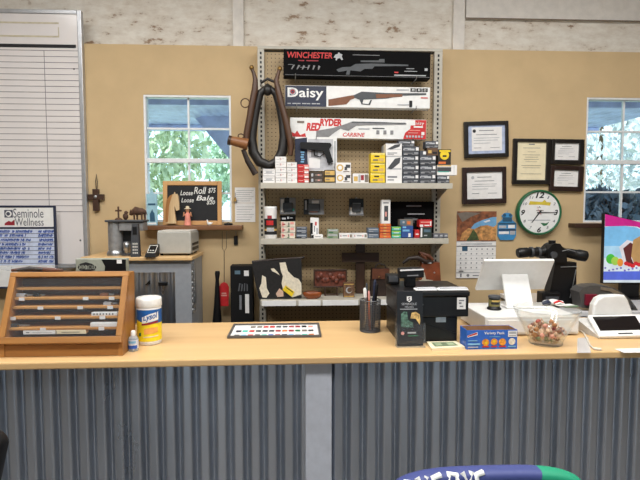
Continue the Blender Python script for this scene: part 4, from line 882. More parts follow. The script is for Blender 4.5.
b = MB(); b.lathe(REDW, [(k * .5, 0), (k * .85, .012), (k, .028), (k * .96, .04), (k * .8, .046), (k * .4, .049), (0, .05)], n=32, wob=None); b.M = Matrix(); o = b.build('bowl', root); o.scale = (1, .5, 1)
b = MB(); b.tube(DKWOOD, [(k * .8 * math.cos(t * PI / 12), k * .4 * math.sin(t * PI / 12), .047) for t in range(24)], .002, 6, closed=True); b.build('inlay', root)
c = l_(330, 298); root = thing('carved_plaque', 'dark framed plaque with reddish carved panel on a small stand', 'plaque', (c.x, YL + .1, ZL)); YP_ = YL + .1
q = lambda px, py: (P(px, py, YP_).x - c.x, P(px, py, YP_).z - ZL)
CARV = mat('carved_mahogany', (90, 46, 33), .5, var=.4, scale=45, bump=.6)
A = q(313.5, 287.5); B = q(347, 269.3)
b = MB(); t = .01
for a0, a1, c0, c1 in ((A[0], B[0], A[1], A[1] + t), (A[0], B[0], B[1] - t, B[1]), (A[0], A[0] + t, A[1] + t, B[1] - t), (B[0] - t, B[0], A[1] + t, B[1] - t)): b.bx(DKWOOD, a0, a1, -.01, .01, c0, c1, .002)
b.build('frame', root)
b = MB(); b.bx(CARV, A[0] + t, B[0] - t, -.005, .007, A[1] + t, B[1] - t); cx_, cz_ = (A[0] + B[0]) / 2, (A[1] + B[1]) / 2
for i in range(9): b.ball(CARV, (A[0] + .03 + i * (B[0] - A[0] - .06) / 8, -.006, cz_ + .02 * math.sin(i * 1.9)), (.017, .007, .02), 8)
b.build('carved_panel', root)
b = MB(); A2 = q(325, 294.6); B2 = q(337, 287.5)
for x in (A2[0], B2[0]): b.bx(DKWOOD, x - .004, x + .004, -.02, .02, .0, B2[1] + .004, .001)
b.bx(DKWOOD, A2[0] + .004, B2[0] - .004, -.02, -.012, max(.004, A2[1] - .004), max(.012, A2[1] + .004), .001); b.build('stand', root)
mb, z = pcarton('small_box', 'small brown patterned box with a pale crescent mark beside the plaque', 'box', 343.6, 284, 354.4, 298.4, YL + .02, .05, mat('brown_patterned_card', (98, 70, 48), .6, var=.3, scale=50), [(PALEG, 'disc', .5, .5, .22), (mat('brown_patch', (92, 66, 46), .6), 'disc', .56, .52, .17), (GOLD, .05, .05, .95, .1), (GOLD, .05, .88, .95, .93)], z0=ZL)
c = l_(360, 298); YK = 3.42; root = thing('standing_cross', 'large dark wooden cross leaning against the pegboard on the bottom shelf', 'cross', (P(360, 280, YK).x, YK, ZL)); cx_ = P(360, 280, YK).x
q = lambda px, py: (P(px, py, YK).x - cx_, P(px, py, YK).z - ZL)
b = MB(); zt = min(q(360, 244)[1], SZ[1] - .025 - ZL); b.bx(DKWOODZ, q(355.6, 280)[0], q(364.6, 280)[0], -.012, .012, 0, zt, .003); b.build('upright_beam', root)
b = MB(); A = q(341.5, 261.8); B = q(378.5, 252.4); b.bx(DKWOOD, A[0], B[0], -.016, -.0125, A[1], B[1], .002); b.bx(DKWOOD, A[0], B[0], -.03, -.016, A[1], B[1], .003); b.build('cross_beam', root)
c = l_(380, 298); root = thing('handbag', 'dark brown leather handbag with looped handle behind the pen cup', 'handbag', (c.x, YL + .08, ZL)); q = lambda px, py: (P(px, py, YL + .08).x - c.x, P(px, py, YL + .08).z - ZL)
b = MB(); b.prism(DLEATHER, [(q(370, 290)[0], 0), (q(390, 290)[0], 0), (q(388.5, 270)[0], q(380, 268)[1]), (q(371.5, 270)[0], q(380, 268)[1])], -.03, .03); b.build('bag_body', root)
b = MB(); zt = q(380, 268)[1]; b.tube(DLEATHER, [(q(374, 268)[0], -.01, zt - .01), (q(376, 265)[0], -.01, zt + .02), (0, -.01, zt + .034), (q(384.5, 265)[0], -.01, zt + .02), (q(386, 268)[0], -.01, zt - .01)], .005, 8); b.build('handle', root)
b = MB(); b.prism(LEATHER, [(q(371.5, 270)[0], zt - .07), (q(388.5, 270)[0], zt - .07), (q(388.5, 270)[0], zt), (q(371.5, 270)[0], zt)], -.036, -.0305); b.ball(BRASS, (0, -.038, zt - .055), .006, 8); b.build('flap', root)
c = l_(427, 298); YQ = YL + .06; root = thing('saddle_bag', 'reddish brown leather saddle bag at the right end of the bottom shelf', 'saddle bag', (P(427, 280, YQ).x, YQ, ZL)); cx_ = P(427, 280, YQ).x; q = lambda px, py: (P(px, py, YQ).x - cx_, P(px, py, YQ).z - ZL)
SADL = mat('saddle_leather', (116, 60, 36), .42, var=.25, scale=14, bump=.15)
b = MB(); pts = [(q(*p)[0], max(0, q(*p)[1])) for p in [(421, 298), (440, 298), (440.3, 290), (438.4, 262), (421, 262), (419.5, 275)]]; b.prism(SADL, pts, -.03, .03); b.build('panel', root)
b = MB(); b.tube(DLEATHER, [(q(402, 263)[0], -.02, q(402, 263)[1]), (q(408, 258)[0], -.03, q(408, 258)[1]), (q(416, 257)[0], -.03, q(416, 257)[1]), (q(424, 261)[0], -.03, q(424, 261)[1]), (q(432, 262)[0], -.02, q(432, 262)[1])], [.008, .014, .017, .016, .012], 10); b.build('rolled_strap', root)
b = MB(); b.tube(LEATHER, [(q(426, 262)[0], -.01, q(426, 262)[1]), (q(423, 256)[0], -.02, q(423, 256)[1]), (q(418, 252.5)[0], -.02, q(418, 252.5)[1]), (q(428, 256)[0], -.02, q(428, 256)[1]), (q(432, 260)[0], -.02, q(432, 260)[1])], [.016, .018, .014, .016, .012], 9); b.build('coiled_strap', root)
b = MB(); b.tube(PALEG, [(q(421, 262)[0], -.034, q(421, 262)[1]), (q(430, 262.6)[0], -.036, q(430, 262.6)[1])], .004, 6); b.ball(SILVER, (q(433, 272)[0], -.034, q(433, 272)[1]), .006, 8); b.build('buckle', root)
YT = YL - .03; c = P(424.5, 286, YT); root = thing('star_ornament', 'pale metal star standing behind the black cash box', 'ornament', (c.x, YT, ZL)); q = lambda px, py: (P(px, py, YT).x - c.x, P(px, py, YT).z - ZL)
STAR = mat('pale_star_metal', (188, 182, 164), .5, .3)
b = MB(); b.prism(STAR, [q(*p) for p in [(424.2, 272), (426, 279.5), (433, 280.3), (427.6, 284.2), (429.6, 291), (424, 287.2), (418, 291), (420.4, 284.4), (416, 281.4), (422, 279.8)]], -.004, .004); b.build('star', root)
b = MB(); b.bx(DKWOOD, -.022, .022, -.02, .02, 0, .014, .003); b.bx(DKWOOD, -.004, .004, .0045, .01, .014, q(424, 282)[1], .001); b.build('stand', root)

# ------------------------------------------------------------------ framed certificates, clock, calendar on the right of the wall
FRAMEK = mat('black_frame_moulding', (26, 22, 20), .35, var=.2, scale=20); FRAMEB = mat('espresso_frame_moulding', (44, 28, 24), .35, var=.2, scale=20)
BLUEP = mat('pale_blue_border', (172, 184, 212), .7)
def cert(label, o, i, rot, fm, paper, items, border=None):
    Y = YW - .02; w_ = lambda px, py: P(px, py, Y)
    cxp, cyp = (o[0] + o[2]) / 2, (o[1] + o[3]) / 2; c = w_(cxp, cyp)
    w = w_(o[2], cyp).x - w_(o[0], cyp).x; h = w_(cxp, o[1]).z - w_(cxp, o[3]).z
    iw = w_(i[2], cyp).x - w_(i[0], cyp).x; ih = w_(cxp, i[1]).z - w_(cxp, i[3]).z
    ix = (w_(i[2], cyp).x + w_(i[0], cyp).x) / 2 - c.x; iz = (w_(cxp, i[1]).z + w_(cxp, i[3]).z) / 2 - c.z
    root = thing('framed_certificate', label, 'framed certificate', (c.x, YW - .003, c.z), (0, R(rot), 0), 'framed certificates on the right wall')
    b = MB(); a0, a1, c0, c1 = ix - iw / 2, ix + iw / 2, iz - ih / 2, iz + ih / 2
    for q in ((-w / 2, a0, -h / 2, h / 2), (a1, w / 2, -h / 2, h / 2), (a0, a1, -h / 2, c0), (a0, a1, c1, h / 2)): b.bx(fm, q[0], q[1], -.024, 0, q[2], q[3], .004)
    b.build('frame', root)
    b = MB(); b.bx(border or paper, a0, a1, -.011, -.003, c0, c1)
    if border: b.rect(paper, a0 + iw * .1, a1 - iw * .08, c0 + ih * .1, c1 - ih * .07, -.0114)
    art(b, a0, a1, c0, c1, -.0116, items); b.build('certificate', root)
LINES = [(GREYINK, .3, .8, .7, .825), (GREYINK, .22, .66, .78, .68), (PALEG, .15, .54, .85, .56), (PALEG, .15, .46, .8, .48), (PALEG, .15, .36, .6, .38), (GREYINK, .15, .2, .35, .215), (GREYINK, .6, .2, .85, .215)]
cert('black framed certificate with pale blue border, uppermost left of the wall group', (464.3, 121.3, 508.6, 157.6), (468.3, 125, 505.3, 153.5), -2, FRAMEK, PAPER, LINES + [(INK, 'disc', .17, .8, .06)], BLUEP)
cert('dark brown framed certificate directly below the blue-bordered one', (462.5, 167, 506.3, 203.8), (467, 172, 502.3, 198.8), -1.6, FRAMEB, PAPER, LINES + [(PALEG, 'disc', .17, .8, .06)])
cert('tall black framed certificate on cream paper above the clock', (513, 138.8, 550.6, 184.3), (517.2, 142, 546, 180), .3, FRAMEK, CREAM, [(GREYINK, .4, .93, .6, .955), (GREYINK, .2, .84, .8, .85)] + [(TAUPE, .5 - a, y, .5 + a, y + .008) for a, y in ((.14, .74), (.3, .66), (.22, .6), (.26, .54), (.2, .48), (.34, .38), (.3, .32), (.36, .16))])
cert('upper of two small black framed certificates beside the right window', (551.2, 139.2, 584, 164.4), (554.8, 143.2, 579, 160), .6, FRAMEK, PAPER, LINES)
cert('lower of two small black framed certificates beside the right window', (550, 166, 583.3, 191.2), (554, 170.2, 578.4, 186.5), 1.5, FRAMEB, PAPER, LINES)
# wall clock
Yk = YW - .05; c = P(540, 212.5, Yk); r = (P(562, 212, Yk).x - P(517.5, 212, Yk).x) / 2
root = thing('wall_clock', 'round white wall clock with green rim showing a quarter past seven', 'clock', (c.x, YW - .002, c.z))
CGREEN = mat('bottle_green_plastic', (24, 96, 60), .35)
b = MB(); b.M = Matrix.Rotation(R(90), 4, 'X')
b.lathe(CGREEN, [(r * .98, .0), (r, .01), (r, .042), (r * .97, .05), (r * .92, .05), (r * .9, .04), (r * .9, .01), (0, .01)], n=48); b.build('rim', root)
b = MB(); yf = -.0405; n = 48
b.add([(r * .905 * math.cos(2 * PI * i / n), yf, r * .905 * math.sin(2 * PI * i / n)) for i in range(n)], [tuple(range(n))], WHITE)
for t, a, s in (('12', 90, .13), ('3', 0, .12), ('6', 270, .12), ('9', 180, .12)):
    x, z = r * .74 * math.cos(R(a)), r * .76 * math.sin(R(a)); k = (1.5 if t == '12' else .75); b.text(INK, t, x - r * s * k, x + r * s * k, z - r * s, z + r * s, yf - .0006, .03, .25)
for hh, a in ((1, 60), (2, 30), (4, -30), (5, -60), (7, -120), (8, -150), (10, 150), (11, 120)):
    x, z = r * .76 * math.cos(R(a)), r * .76 * math.sin(R(a)); t = str(hh); k = .09 if hh > 9 else .055
    b.text(GREYINK, t, x - r * k, x + r * k, z - r * .06, z + r * .06, yf - .0006, .02, .2)
YPRINT = mat('mustard_print', (206, 184, 60), .6)
b.poly(YPRINT, [(-r * .5, r * .34), (-r * .44, r * .5), (r * .1, r * .46), (r * .22, r * .56), (r * .3, r * .46), (r * .5, r * .44), (r * .46, r * .3), (r * .1, r * .34)], yf - .0007)
b.poly(GREEN, [(r * .05, -r * .46), (r * .2, -r * .6), (r * .34, -r * .56), (r * .46, -r * .4), (r * .3, -r * .48), (r * .18, -r * .46)], yf - .0007)
b.rect(PALEG, -r * .52, r * .5, -r * .36, -r * .32, yf - .0006); b.poly(INK, [(-r * .1, r * .2), (0, r * .27), (r * .06, r * .2), (-r * .02, r * .23)], yf - .0007); b.rect(TAUPE, -r * .15, r * .18, r * .07, r * .1, yf - .0006)
b.build('dial', root)
def hand(nm, ang, ln, wd, y, m=INK):
    b = MB(); d = Vector((math.cos(ang), math.sin(ang))); nn = Vector((-d.y, d.x)) * wd
    b.prism(m, [(-d.x * .02 + nn.x, -d.y * .02 + nn.y), (d.x * ln + nn.x * .5, d.y * ln + nn.y * .5), (d.x * ln - nn.x * .5, d.y * ln - nn.y * .5), (-d.x * .02 - nn.x, -d.y * .02 - nn.y)], y - .001, y); b.build(nm, root)
hand('hour_hand', R(90 - 217.5), r * .56, .005, -.0425); hand('minute_hand', R(0), r * .82, .0035, -.0445); hand('second_hand', R(118), r * .3, .001, -.046, RED)
b = MB(); b.cyl(INK, (0, -.048, 0), (0, -.0415, 0), .005, n=12); b.build('pivot', root)
# calendar
Yl = YW - .008; q0 = P(476.2, 278, Yl); x0, x1 = P(456.6, 244, Yl).x, P(496, 244, Yl).x; z0, z1 = P(476, 278, Yl).z, P(476, 211.3, Yl).z; w, h = x1 - x0, z1 - z0
root = thing('wall_calendar', 'wall calendar with a desert rock arch photograph above its month grid', 'calendar', ((x0 + x1) / 2, YW - .002, z0))
ROCK = mat('arch_rock_print', (124, 74, 46), .6, var=.3, scale=30); SKYP = mat('photo_sky_print', (110, 164, 206), .6); SAND = mat('sandstone_print', (176, 128, 76), .6, var=.3, scale=40); SHRUBP = mat('shrub_print', (62, 74, 38), .6, var=.3, scale=60)
V = lambda py: (278 - py) / 66.7; U = lambda px: (px - 456.6) / 39.4
b = MB(); b.bx(PAPER, -w / 2, w / 2, -.004, 0, h * V(241.5), h)
art(b, -w / 2, w / 2, 0, h, -.004, [(ROCK, 0, V(241), 1, 1), (SKYP, 'poly', [(U(470), V(229)), (U(474), V(223.5)), (U(482), V(220)), (U(492), V(217)), (U(496), V(217)), (U(496), V(230)), (U(484), V(230)), (U(476), V(231))]),
    (SAND, 'poly', [(U(460), V(240)), (U(462), V(233)), (U(468), V(228)), (U(474), V(229)), (U(480), V(226)), (U(487), V(225)), (U(493), V(227)), (U(496), V(225)), (U(496), V(240))]),
    (SHRUBP, 'poly', [(U(466), V(241)), (U(470), V(235)), (U(473), V(229)), (U(477), V(234)), (U(479), V(240))]), (PAPER, 'poly', [(U(483), V(221.5)), (U(489), V(219.6)), (U(490), V(221)), (U(485), V(222.6))]), (TAUPE, 'poly', [(U(456.6), V(213)), (U(466), V(212)), (U(480), V(213)), (U(470), V(217)), (U(462), V(222))])])
b.build('picture_page', root)
b = MB(); b.bx(PAPER, -w / 2, w / 2, -.006, 0, 0, h * V(241.7)); it = [(INK, 0, V(246.4), 1, V(245.6)), (PALEG, .1, V(244.4), .9, V(243.2)), (DBL, .14, V(250.8), .28, V(246.4)), (GREYINK, 0, V(272.9), 1, V(272.4)), (GREYINK, .1, V(277), .14, V(273.5)), (MIDG, 'disc', .3, V(275.3), .022), (MIDG, .42, V(276), .9, V(275))]
for rr in range(5):
    it.append((PALEG, 0, V(251 + rr * 4.6), 1, V(250.8 + rr * 4.6)))
    for cc in range(7):
        if rr or cc > 1: it.append((GREYINK, .09 + cc * .135, V(249.6 + rr * 4.6), .12 + cc * .135, V(248.4 + rr * 4.6)))
it.append((INK, .06, V(271.4), .18, V(270.6))); art(b, -w / 2, w / 2, 0, h, -.006, it); b.build('month_page', root)
b = MB(); b.tube(SILVER, [(-w / 2, -.004, h * V(241.6)), (w / 2, -.004, h * V(241.6))], .003, 6); b.build('binding', root)
# blue magnet shaped card
x0, x1 = P(497.8, 226, Yl).x, P(516, 226, Yl).x; z0, z1 = P(507, 240, Yl).z, P(507, 213, Yl).z; w, h = x1 - x0, z1 - z0
root = thing('wall_ornament', 'blue jug-shaped tag hanging between the calendar and the clock', 'ornament', ((x0 + x1) / 2, YW - .002, z0))
b = MB(); b.prism(mat('sky_blue_enamel', (64, 138, 190), .4), [(w * (u - .5), h * v) for u, v in ((.15, 0), (.85, 0), (1, .15), (1, .62), (.78, .74), (.72, .82), (.8, .9), (.66, 1), (.34, 1), (.2, .9), (.28, .82), (.22, .74), (0, .62), (0, .15))], -.01, 0)
art(b, -w / 2, w / 2, 0, h, -.01, [(DBL, 0.02, .57, .98, .64), (DBL, .25, .68, .75, .84), (PALEG, .05, .44, .45, .54), (PAPER, .55, .44, .92, .56), (PAPER, .05, .22, .6, .32), (PALEG, .66, .2, .94, .34), (DBL, 'disc', .34, .92, .06), (DBL, 'disc', .66, .92, .06), (NAVY, .02, .35, .98, .4)]); b.build('tag', root)
b = MB(); b.tube(SILVER, [(-.008, -.005, h), (0, -.003, h + .02), (.008, -.005, h)], .0015, 6); b.build('hanger', root)

# ------------------------------------------------------------------ left end of the counter
# sloped wooden display case
X0, X1 = -1.163, -.688; YF0, YF1, YBK = 1.992, 2.105, 2.155; ZH = 1.352 - ZC; ZP = .052
root = thing('display_case', 'sloped golden oak countertop display case with glass front and small shelves', 'display case', ((X0 + X1) / 2, YF0, ZC + .0005)); w = (X1 - X0) / 2
yb, yt = 0.0, YF1 - YF0; yk = YBK - YF0
yat = lambda z: yb + (yt - yb) * max(0, z - ZP) / (ZH - ZP)
def side(x, th):
    m = MB(); pr = [(yb, 0), (yk, 0), (yk, ZH), (yt, ZH), (yb, ZP)]; n = 5
    m.add([(x, p[0], p[1]) for p in pr] + [(x + th, p[0], p[1]) for p in pr], [(4, 3, 2, 1, 0), (5, 6, 7, 8, 9)] + [(i, (i + 1) % n, n + (i + 1) % n, n + i) for i in range(n)], OAKZ); return m
side(-w, .018).build('side_panel', root); side(w - .018, .018).build('side_panel', root)
CASEIN = wood('dark_case_interior', (72, 44, 30), (108, 68, 44), 'x', 12)
b = MB(); b.bx(CASEIN, -w + .018, w - .018, yk - .01, yk, .0, ZH); b.build('back_panel', root)
b = MB(); b.bx(OAK, -w + .018, w - .018, yt - .004, yk - .01, ZH - .016, ZH, .002); b.build('top_panel', root)
b = MB(); b.bx(OAK, -w + .018, w - .018, yb + .002, yk - .01, 0, ZP - .004, .002); b.build('base_drawer', root)
# glazed front frame
sl = math.atan2(yt - yb, ZH - ZP); Ls = math.hypot(yt - yb, ZH - ZP)
fr = MB(); fr.M = Matrix.Translation((0, yb - .003, ZP)) @ Matrix.Rotation(-sl, 4, 'X')
fr.bx(OAK, -w, w, -.016, 0, .0, .026, .002); fr.bx(OAK, -w, w, -.016, 0, Ls - .02, Ls, .002)
fr.bx(OAKZ, -w, -w + .024, -.016, 0, .026, Ls - .02, .002); fr.bx(OAKZ, w - .024, w, -.016, 0, .026, Ls - .02, .002); fo = fr.build('door_frame', root)
g_ = MB(); g_.M = fr.M.copy(); g_.bx(CLEAR, -w + .024, w - .024, -.009, -.007, .026, Ls - .02); g_.build('glass_pane', fo)
def zc_px(py, px=60):
    z = .15
    for _ in range(12): z = P(px, py, YF0 + yat(z) + .012).z - ZC
    return z
SHP = [288.7, 298.5, 307.6, 317.8, 328.9]; shz = [zc_px(p) for p in SHP]
OAKL = wood('light_oak_slat', (176, 120, 62), (212, 158, 92), 'x', 16)
for z in shz:
    b = MB(); b.bx(OAKL, -w + .019, w - .019, yat(z) + .012, yk - .011, z - .005, z + .004, .001); b.build('shelf', root)
tags = [(87, 1), (343, 1), (447, 1), (162, 2), (321, 2), (441, 2), (52, 3), (231, 3), (410, 3), (172, 4), (406, 4)]
for zx, k in tags:
    px = zx / 4; z = shz[k]; X = P(px, SHP[k], YF0 + yat(z) + .012).x - (X0 + X1) / 2
    b = MB(); b.bx(PAPER, X - .011, X + .011, yat(z) + .0105, yat(z) + .0118, z - .008, z + .005); b.build('price_tag', root)
# goods lying on the case shelves (things of their own)
def in_case(name, label, cat, pxa, pxb, k, hpx, m, items=(), dy=.0, group=None):
    z = ZC + .0005 + (shz[k] + .0045 if k < 5 else ZP + .03); yy = YF0 + yat(z - ZC) + (.018 if k < 5 else .02) + dy
    xa, xb = P(pxa, 320, yy).x, P(pxb, 320, yy).x
    return carton(name, label, cat, xa, xb, z, z + hpx * 2.05 / 500, yy, .03, m, items, group=group, bev=.001)
in_case('knife_box', 'long white knife box at left on the bottom of the display case', 'knife box', 22.5, 54.5, 5, 3.6, WHITE, [(GREYINK, .1, .4, .2, .65), (PALEG, .3, .45, .9, .55)])
in_case('knife_box', 'long cream knife box at right on the bottom of the display case', 'knife box', 55.2, 85.5, 5, 3.8, CREAM, [(GREYINK, .02, .1, .04, .9), (TAUPE, .2, .4, .8, .55)])
in_case('knife_box', 'plain white knife box at right on the lowest case shelf', 'knife box', 90, 117, 4, 3.8, WHITE, [(PALEG, .0, .0, 1, .12)])
in_case('knife_box', 'white patterned knife box at right on the second lowest case shelf', 'knife box', 91.5, 117.5, 3, 3.2, WHITE, [(DGREY, .08 + i * .12, .3, .13 + i * .12, .75) for i in range(7)])
def knife(label, pxa, pxb, k, m):
    z = ZC + .0005 + shz[k] + .0045; yy = YF0 + yat(z - ZC) + .032; xa, xb = P(pxa, 320, yy).x, P(pxb, 320, yy).x; L_ = xb - xa
    root = thing('pocket_knife', label, 'knife', ((xa + xb) / 2, yy, z), (0, 0, 0), 'pocket knives in the display case')
    b = MB(); b.prism(m, [(-L_ / 2, .001), (L_ * .1, 0), (L_ * .12, .012), (-L_ * .4, .014), (-L_ / 2, .009)], -.006, .006); b.build('handle', root)
    b = MB(); b.prism(SILVER, [(L_ * .12, .003), (L_ * .42, .003), (L_ / 2, .009), (L_ * .12, .011)], -.0015, .0015); b.build('blade', root)
    b = MB(); b.cyl(BRASS, (L_ * .1, -.007, .006), (L_ * .1, .007, .006), .003, n=8); b.build('rivet', root)
knife('dark handled pocket knife at left on the lowest case shelf', 1, 30, 4, DGREY)
knife('pale handled pocket knife at left on the second case shelf from top', 16, 34, 1, PALEG)
knife('black handled pocket knife beside the pale one on the second case shelf', 35, 46, 1, BLACK)
knife('pale handled pocket knife at right on the third case shelf', 104, 118, 2, PALEG)
knife('brown handled pocket knife at right on the second case shelf from top', 101, 115, 1, BRWN)
# bag on the case
c = P(33, 272, YF1 + .02); root = thing('plastic_bag', 'crumpled clear plastic bag holding brown sheaths on top of the display case', 'bag', (P(36, 270, YF1 + .02).x, YF1 + .022, ZC + ZH + .001))
b = MB(); bm_ = bmesh.new(); bmesh.ops.create_icosphere(bm_, subdivisions=3, radius=1)
for v in bm_.verts:
    k = 1 + .25 * math.sin(9 * v.co.x + 4 * v.co.y) * math.cos(7 * v.co.z + 5 * v.co.x); v.co = Vector((v.co.x * .145 * k, v.co.y * .03, (v.co.z + 1) * .014 * k))
b.bm(bm_, CLEAR, True); b.build('film', root)
b = MB(); b.tube(LEATHER, [(-.1, 0, .008), (-.03, .0, .014), (.06, 0, .01), (.11, .0, .007)], [.006, .011, .009, .005], 8, flat=.8); b.tube(DLEATHER, [(-.07, -.01, .01), (-.02, -.012, .018), (.03, -.01, .012)], [.005, .009, .006], 8); b.build('leather_sheath', root)
# display box behind the case
YO = 2.36; x0, x1 = P(75.5, 266, YO).x, P(126, 266, YO).x; zt = P(100, 259, YO).z - ZC; w = x1 - x0
SAGE = mat('sage_grey_carton', (150, 154, 142), .55)
mb = MB(); mb.bx(SAGE, -w / 2, w / 2, -.05, -.005, 0, zt, .003); root = thing('knife_carton', 'tall grey and black knife carton standing behind the display case', 'box', ((x0 + x1) / 2, YO + .05, ZC + .0005))
u = lambda px: (px - 75.5) / 50.5; v = lambda py: 1 - (py - 259) * 2.45 / 500 / zt
art(mb, -w / 2, w / 2, 0, zt, -.05, [(BLACK, 'poly', [(u(101.5), 0.5), (u(105), v(266)), (u(101.5), v(259.6)), (1, v(259.6)), (1, .5)]), (INK, 'poly', [(u(77.6), v(267)), (u(80), v(263.6)), (u(86), v(262)), (u(92), v(263.6)), (u(96.5), v(266.5)), (u(94.5), v(269.8)), (u(87.5), v(271.4)), (u(80), v(270))]), (SAGE, 'poly', [(u(79), v(268)), (u(79.6), v(264.8)), (u(94.6), v(265)), (u(95), v(268.8)), (u(80), v(268.8))]), (INK, 'text', 'OLD TIMER', u(79.8), v(269), u(94.6), v(264.6), .03)])
mb.build('carton', root); mb = MB(); s = w * (u(119.5) - .5); mb.bx(PAPER, s - .011, s + .011, -.0535, -.0505, zt * v(263.4), zt * v(259.8)); mb.build('price_sticker', root)
# wipes canister
c = CT(149, 343.5); rr = .052; H = .205
root = thing('wipes_canister', 'white and yellow disinfecting wipes canister right of the display case', 'canister', (c.x, c.y + .01, ZC + .0005), (0, 0, R(9)))
b = MB(); b.lathe(WHITE, [(rr * .9, 0), (rr * .97, .004), (rr * .97, .012), (rr, .018), (rr, H * .78), (rr * .95, H * .8)]); b.lathe(WHITE, [(0, .0), (rr * .9, 0)])
fr = (-PI * .99, -.01 * PI); R1 = rr * 1.005
WYEL = mat('bright_yellow_label', (250, 218, 40), .35); WBLU = mat('deep_blue_label', (24, 92, 166), .35)
b.patch(WYEL, R1, *fr, .018, H * .75, 20); b.patch(WBLU, R1 + .0005, *fr, H * .46, H * .75, 20)
def wrap(rad): return lambda p: Vector((rad * math.cos(p[0] / rad - PI / 2), rad * math.sin(p[0] / rad - PI / 2), p[2]))
def wpoly(m, pts, rad, n=8):      # a convex patch wrapped on the can: strips between x0..x1
    f = wrap(rad); xs = sorted(set(p[0] for p in pts)); lo, hi = pts[:len(pts) // 2], pts[len(pts) // 2:][::-1]
    vs = []; fs = []
    for i in range(n + 1):
        t = i / n
        def at(l): s = t * (len(l) - 1); k = min(int(s), len(l) - 2); s -= k; return (l[k][0] + (l[k + 1][0] - l[k][0]) * s, 0, l[k][1] + (l[k + 1][1] - l[k][1]) * s)
        vs += [f(at(lo)), f(at(hi))]
    for i in range(n): fs.append((2 * i, 2 * i + 2, 2 * i + 3, 2 * i + 1))
    b.add(vs, fs, m, True)
wpoly(WYEL, [(-.058, H * .38), (-.03, H * .4), (0, H * .44), (0, H * .5), (-.03, H * .5), (-.058, H * .54)], R1 + .0008)
wpoly(WHITE, [(-.024, H * .47), (.01, H * .5), (.048, H * .53), (.048, H * .7), (.01, H * .67), (-.024, H * .6)], R1 + .0011)
wpoly(MAROON, [(-.026, H * .425), (.01, H * .45), (.046, H * .475), (.046, H * .515), (.01, H * .49), (-.026, H * .465)], R1 + .0013)
b.text(WBLU, 'Lysol', -.018, .042, H * .505, H * .665, 0, .02, .15, fn=lambda p, f=wrap(R1 + .002): f((p[0], 0, p[2] + p[0] * .18)))
wpoly(mat('peach_label', (240, 170, 90), .4), [(-.016, H * .24), (.012, H * .25), (.044, H * .27), (.044, H * .38), (.012, H * .38), (-.016, H * .36)], R1 + .0011)
wpoly(CREAM, [(-.02, H * .17), (.01, H * .175), (.046, H * .185), (.046, H * .21), (.01, H * .2), (-.02, H * .19)], R1 + .0012); wpoly(GREEN, [(-.042, H * .2), (-.036, H * .2), (-.03, H * .21), (-.03, H * .28), (-.036, H * .27), (-.042, H * .26)], R1 + .0012)
b.build('canister_body', root)
b = MB(); b.lathe(mat('white_lid_plastic', (226, 226, 222), .4), [(rr * 1.03, H * .8), (rr * 1.05, H * .82), (rr * 1.04, H * .95), (rr * .98, H * .985), (rr * .6, H * 1.0), (0, H)]); b.build('lid', root)
c = CT(134.3, 350); root = thing('hand_sanitizer', 'small clear hand sanitizer bottle with white cap beside the wipes canister', 'bottle', (c.x, c.y - .01, ZC + .0005))
GEL = clear_mat('clear_gel', (.8, .88, .95, 1), .7)
b = MB(); b.lathe(GEL, [(.017, 0), (.02, .004), (.02, .05), (.016, .058), (.009, .063)], n=20); b.build('bottle', root)
b = MB(); b.patch(mat('pale_label', (206, 212, 226), .5), .0204, -PI, PI, .012, .048, 20); b.patch(BLUE, .0208, -.85 * PI, -.15 * PI, .012, .026, 12); b.patch(LBLUE, .0208, -.75 * PI, -.25 * PI, .034, .044, 12); b.build('label', root)
b = MB(); b.lathe(WHITE, [(.0095, .063), (.0095, .08), (.007, .084), (0, .085)], n=18); b.build('cap', root)
# swatch mat
pa, pb, pc, pd = CT(226, 338.8), CT(322.6, 338.2), CT(317, 324.8), CT(229.5, 326)
mx_, my_ = (pa.x + pb.x) / 2, (pa.y + pd.y) / 2; w = (pb.x - pa.x) / 2 - .004; dd = (pd.y - pa.y) / 2
root = thing('swatch_board', 'flat grey framed tray of small coloured pins lying on the counter', 'display tray', (mx_, my_, ZC + .0005))
b = MB(); FRG = mat('grey_tray_rim', (84, 80, 78), .5); t = .01
for q in ((-w, w, -dd, -dd + t), (-w, w, dd - t, dd), (-w, -w + t, -dd + t, dd - t), (w - t, w, -dd + t, dd - t)): b.bx(FRG, q[0], q[1], q[2], q[3], 0, .012, .002)
b.build('rim', root)
b = MB(); b.bx(mat('white_felt', (226, 224, 220), .8), -w + t, w - t, -dd + t, dd - t, 0, .004); random.seed(5)
pal = [RED, BLUE, GREEN, NAVY, TAUPE, MAROON, DGREY, TEAL, STEELG, INK, PINK, LBLUE, ORANGE, STEELG, DGREY, PALEG]
for rr_ in range(3):
    for cc in range(12):
        if rr_ == 2 and cc < 2: continue
        x = -w + .04 + cc * (2 * w - .085) / 11; y = -dd + t + .022 + rr_ * (2 * dd - 2 * t - .03) / 2.4; m = random.choice(pal)
        b.bx(m, x - .0118, x + .0118, y - .0145, y + .0145, .004, .0065, .001)
b.build('pin_card', root)

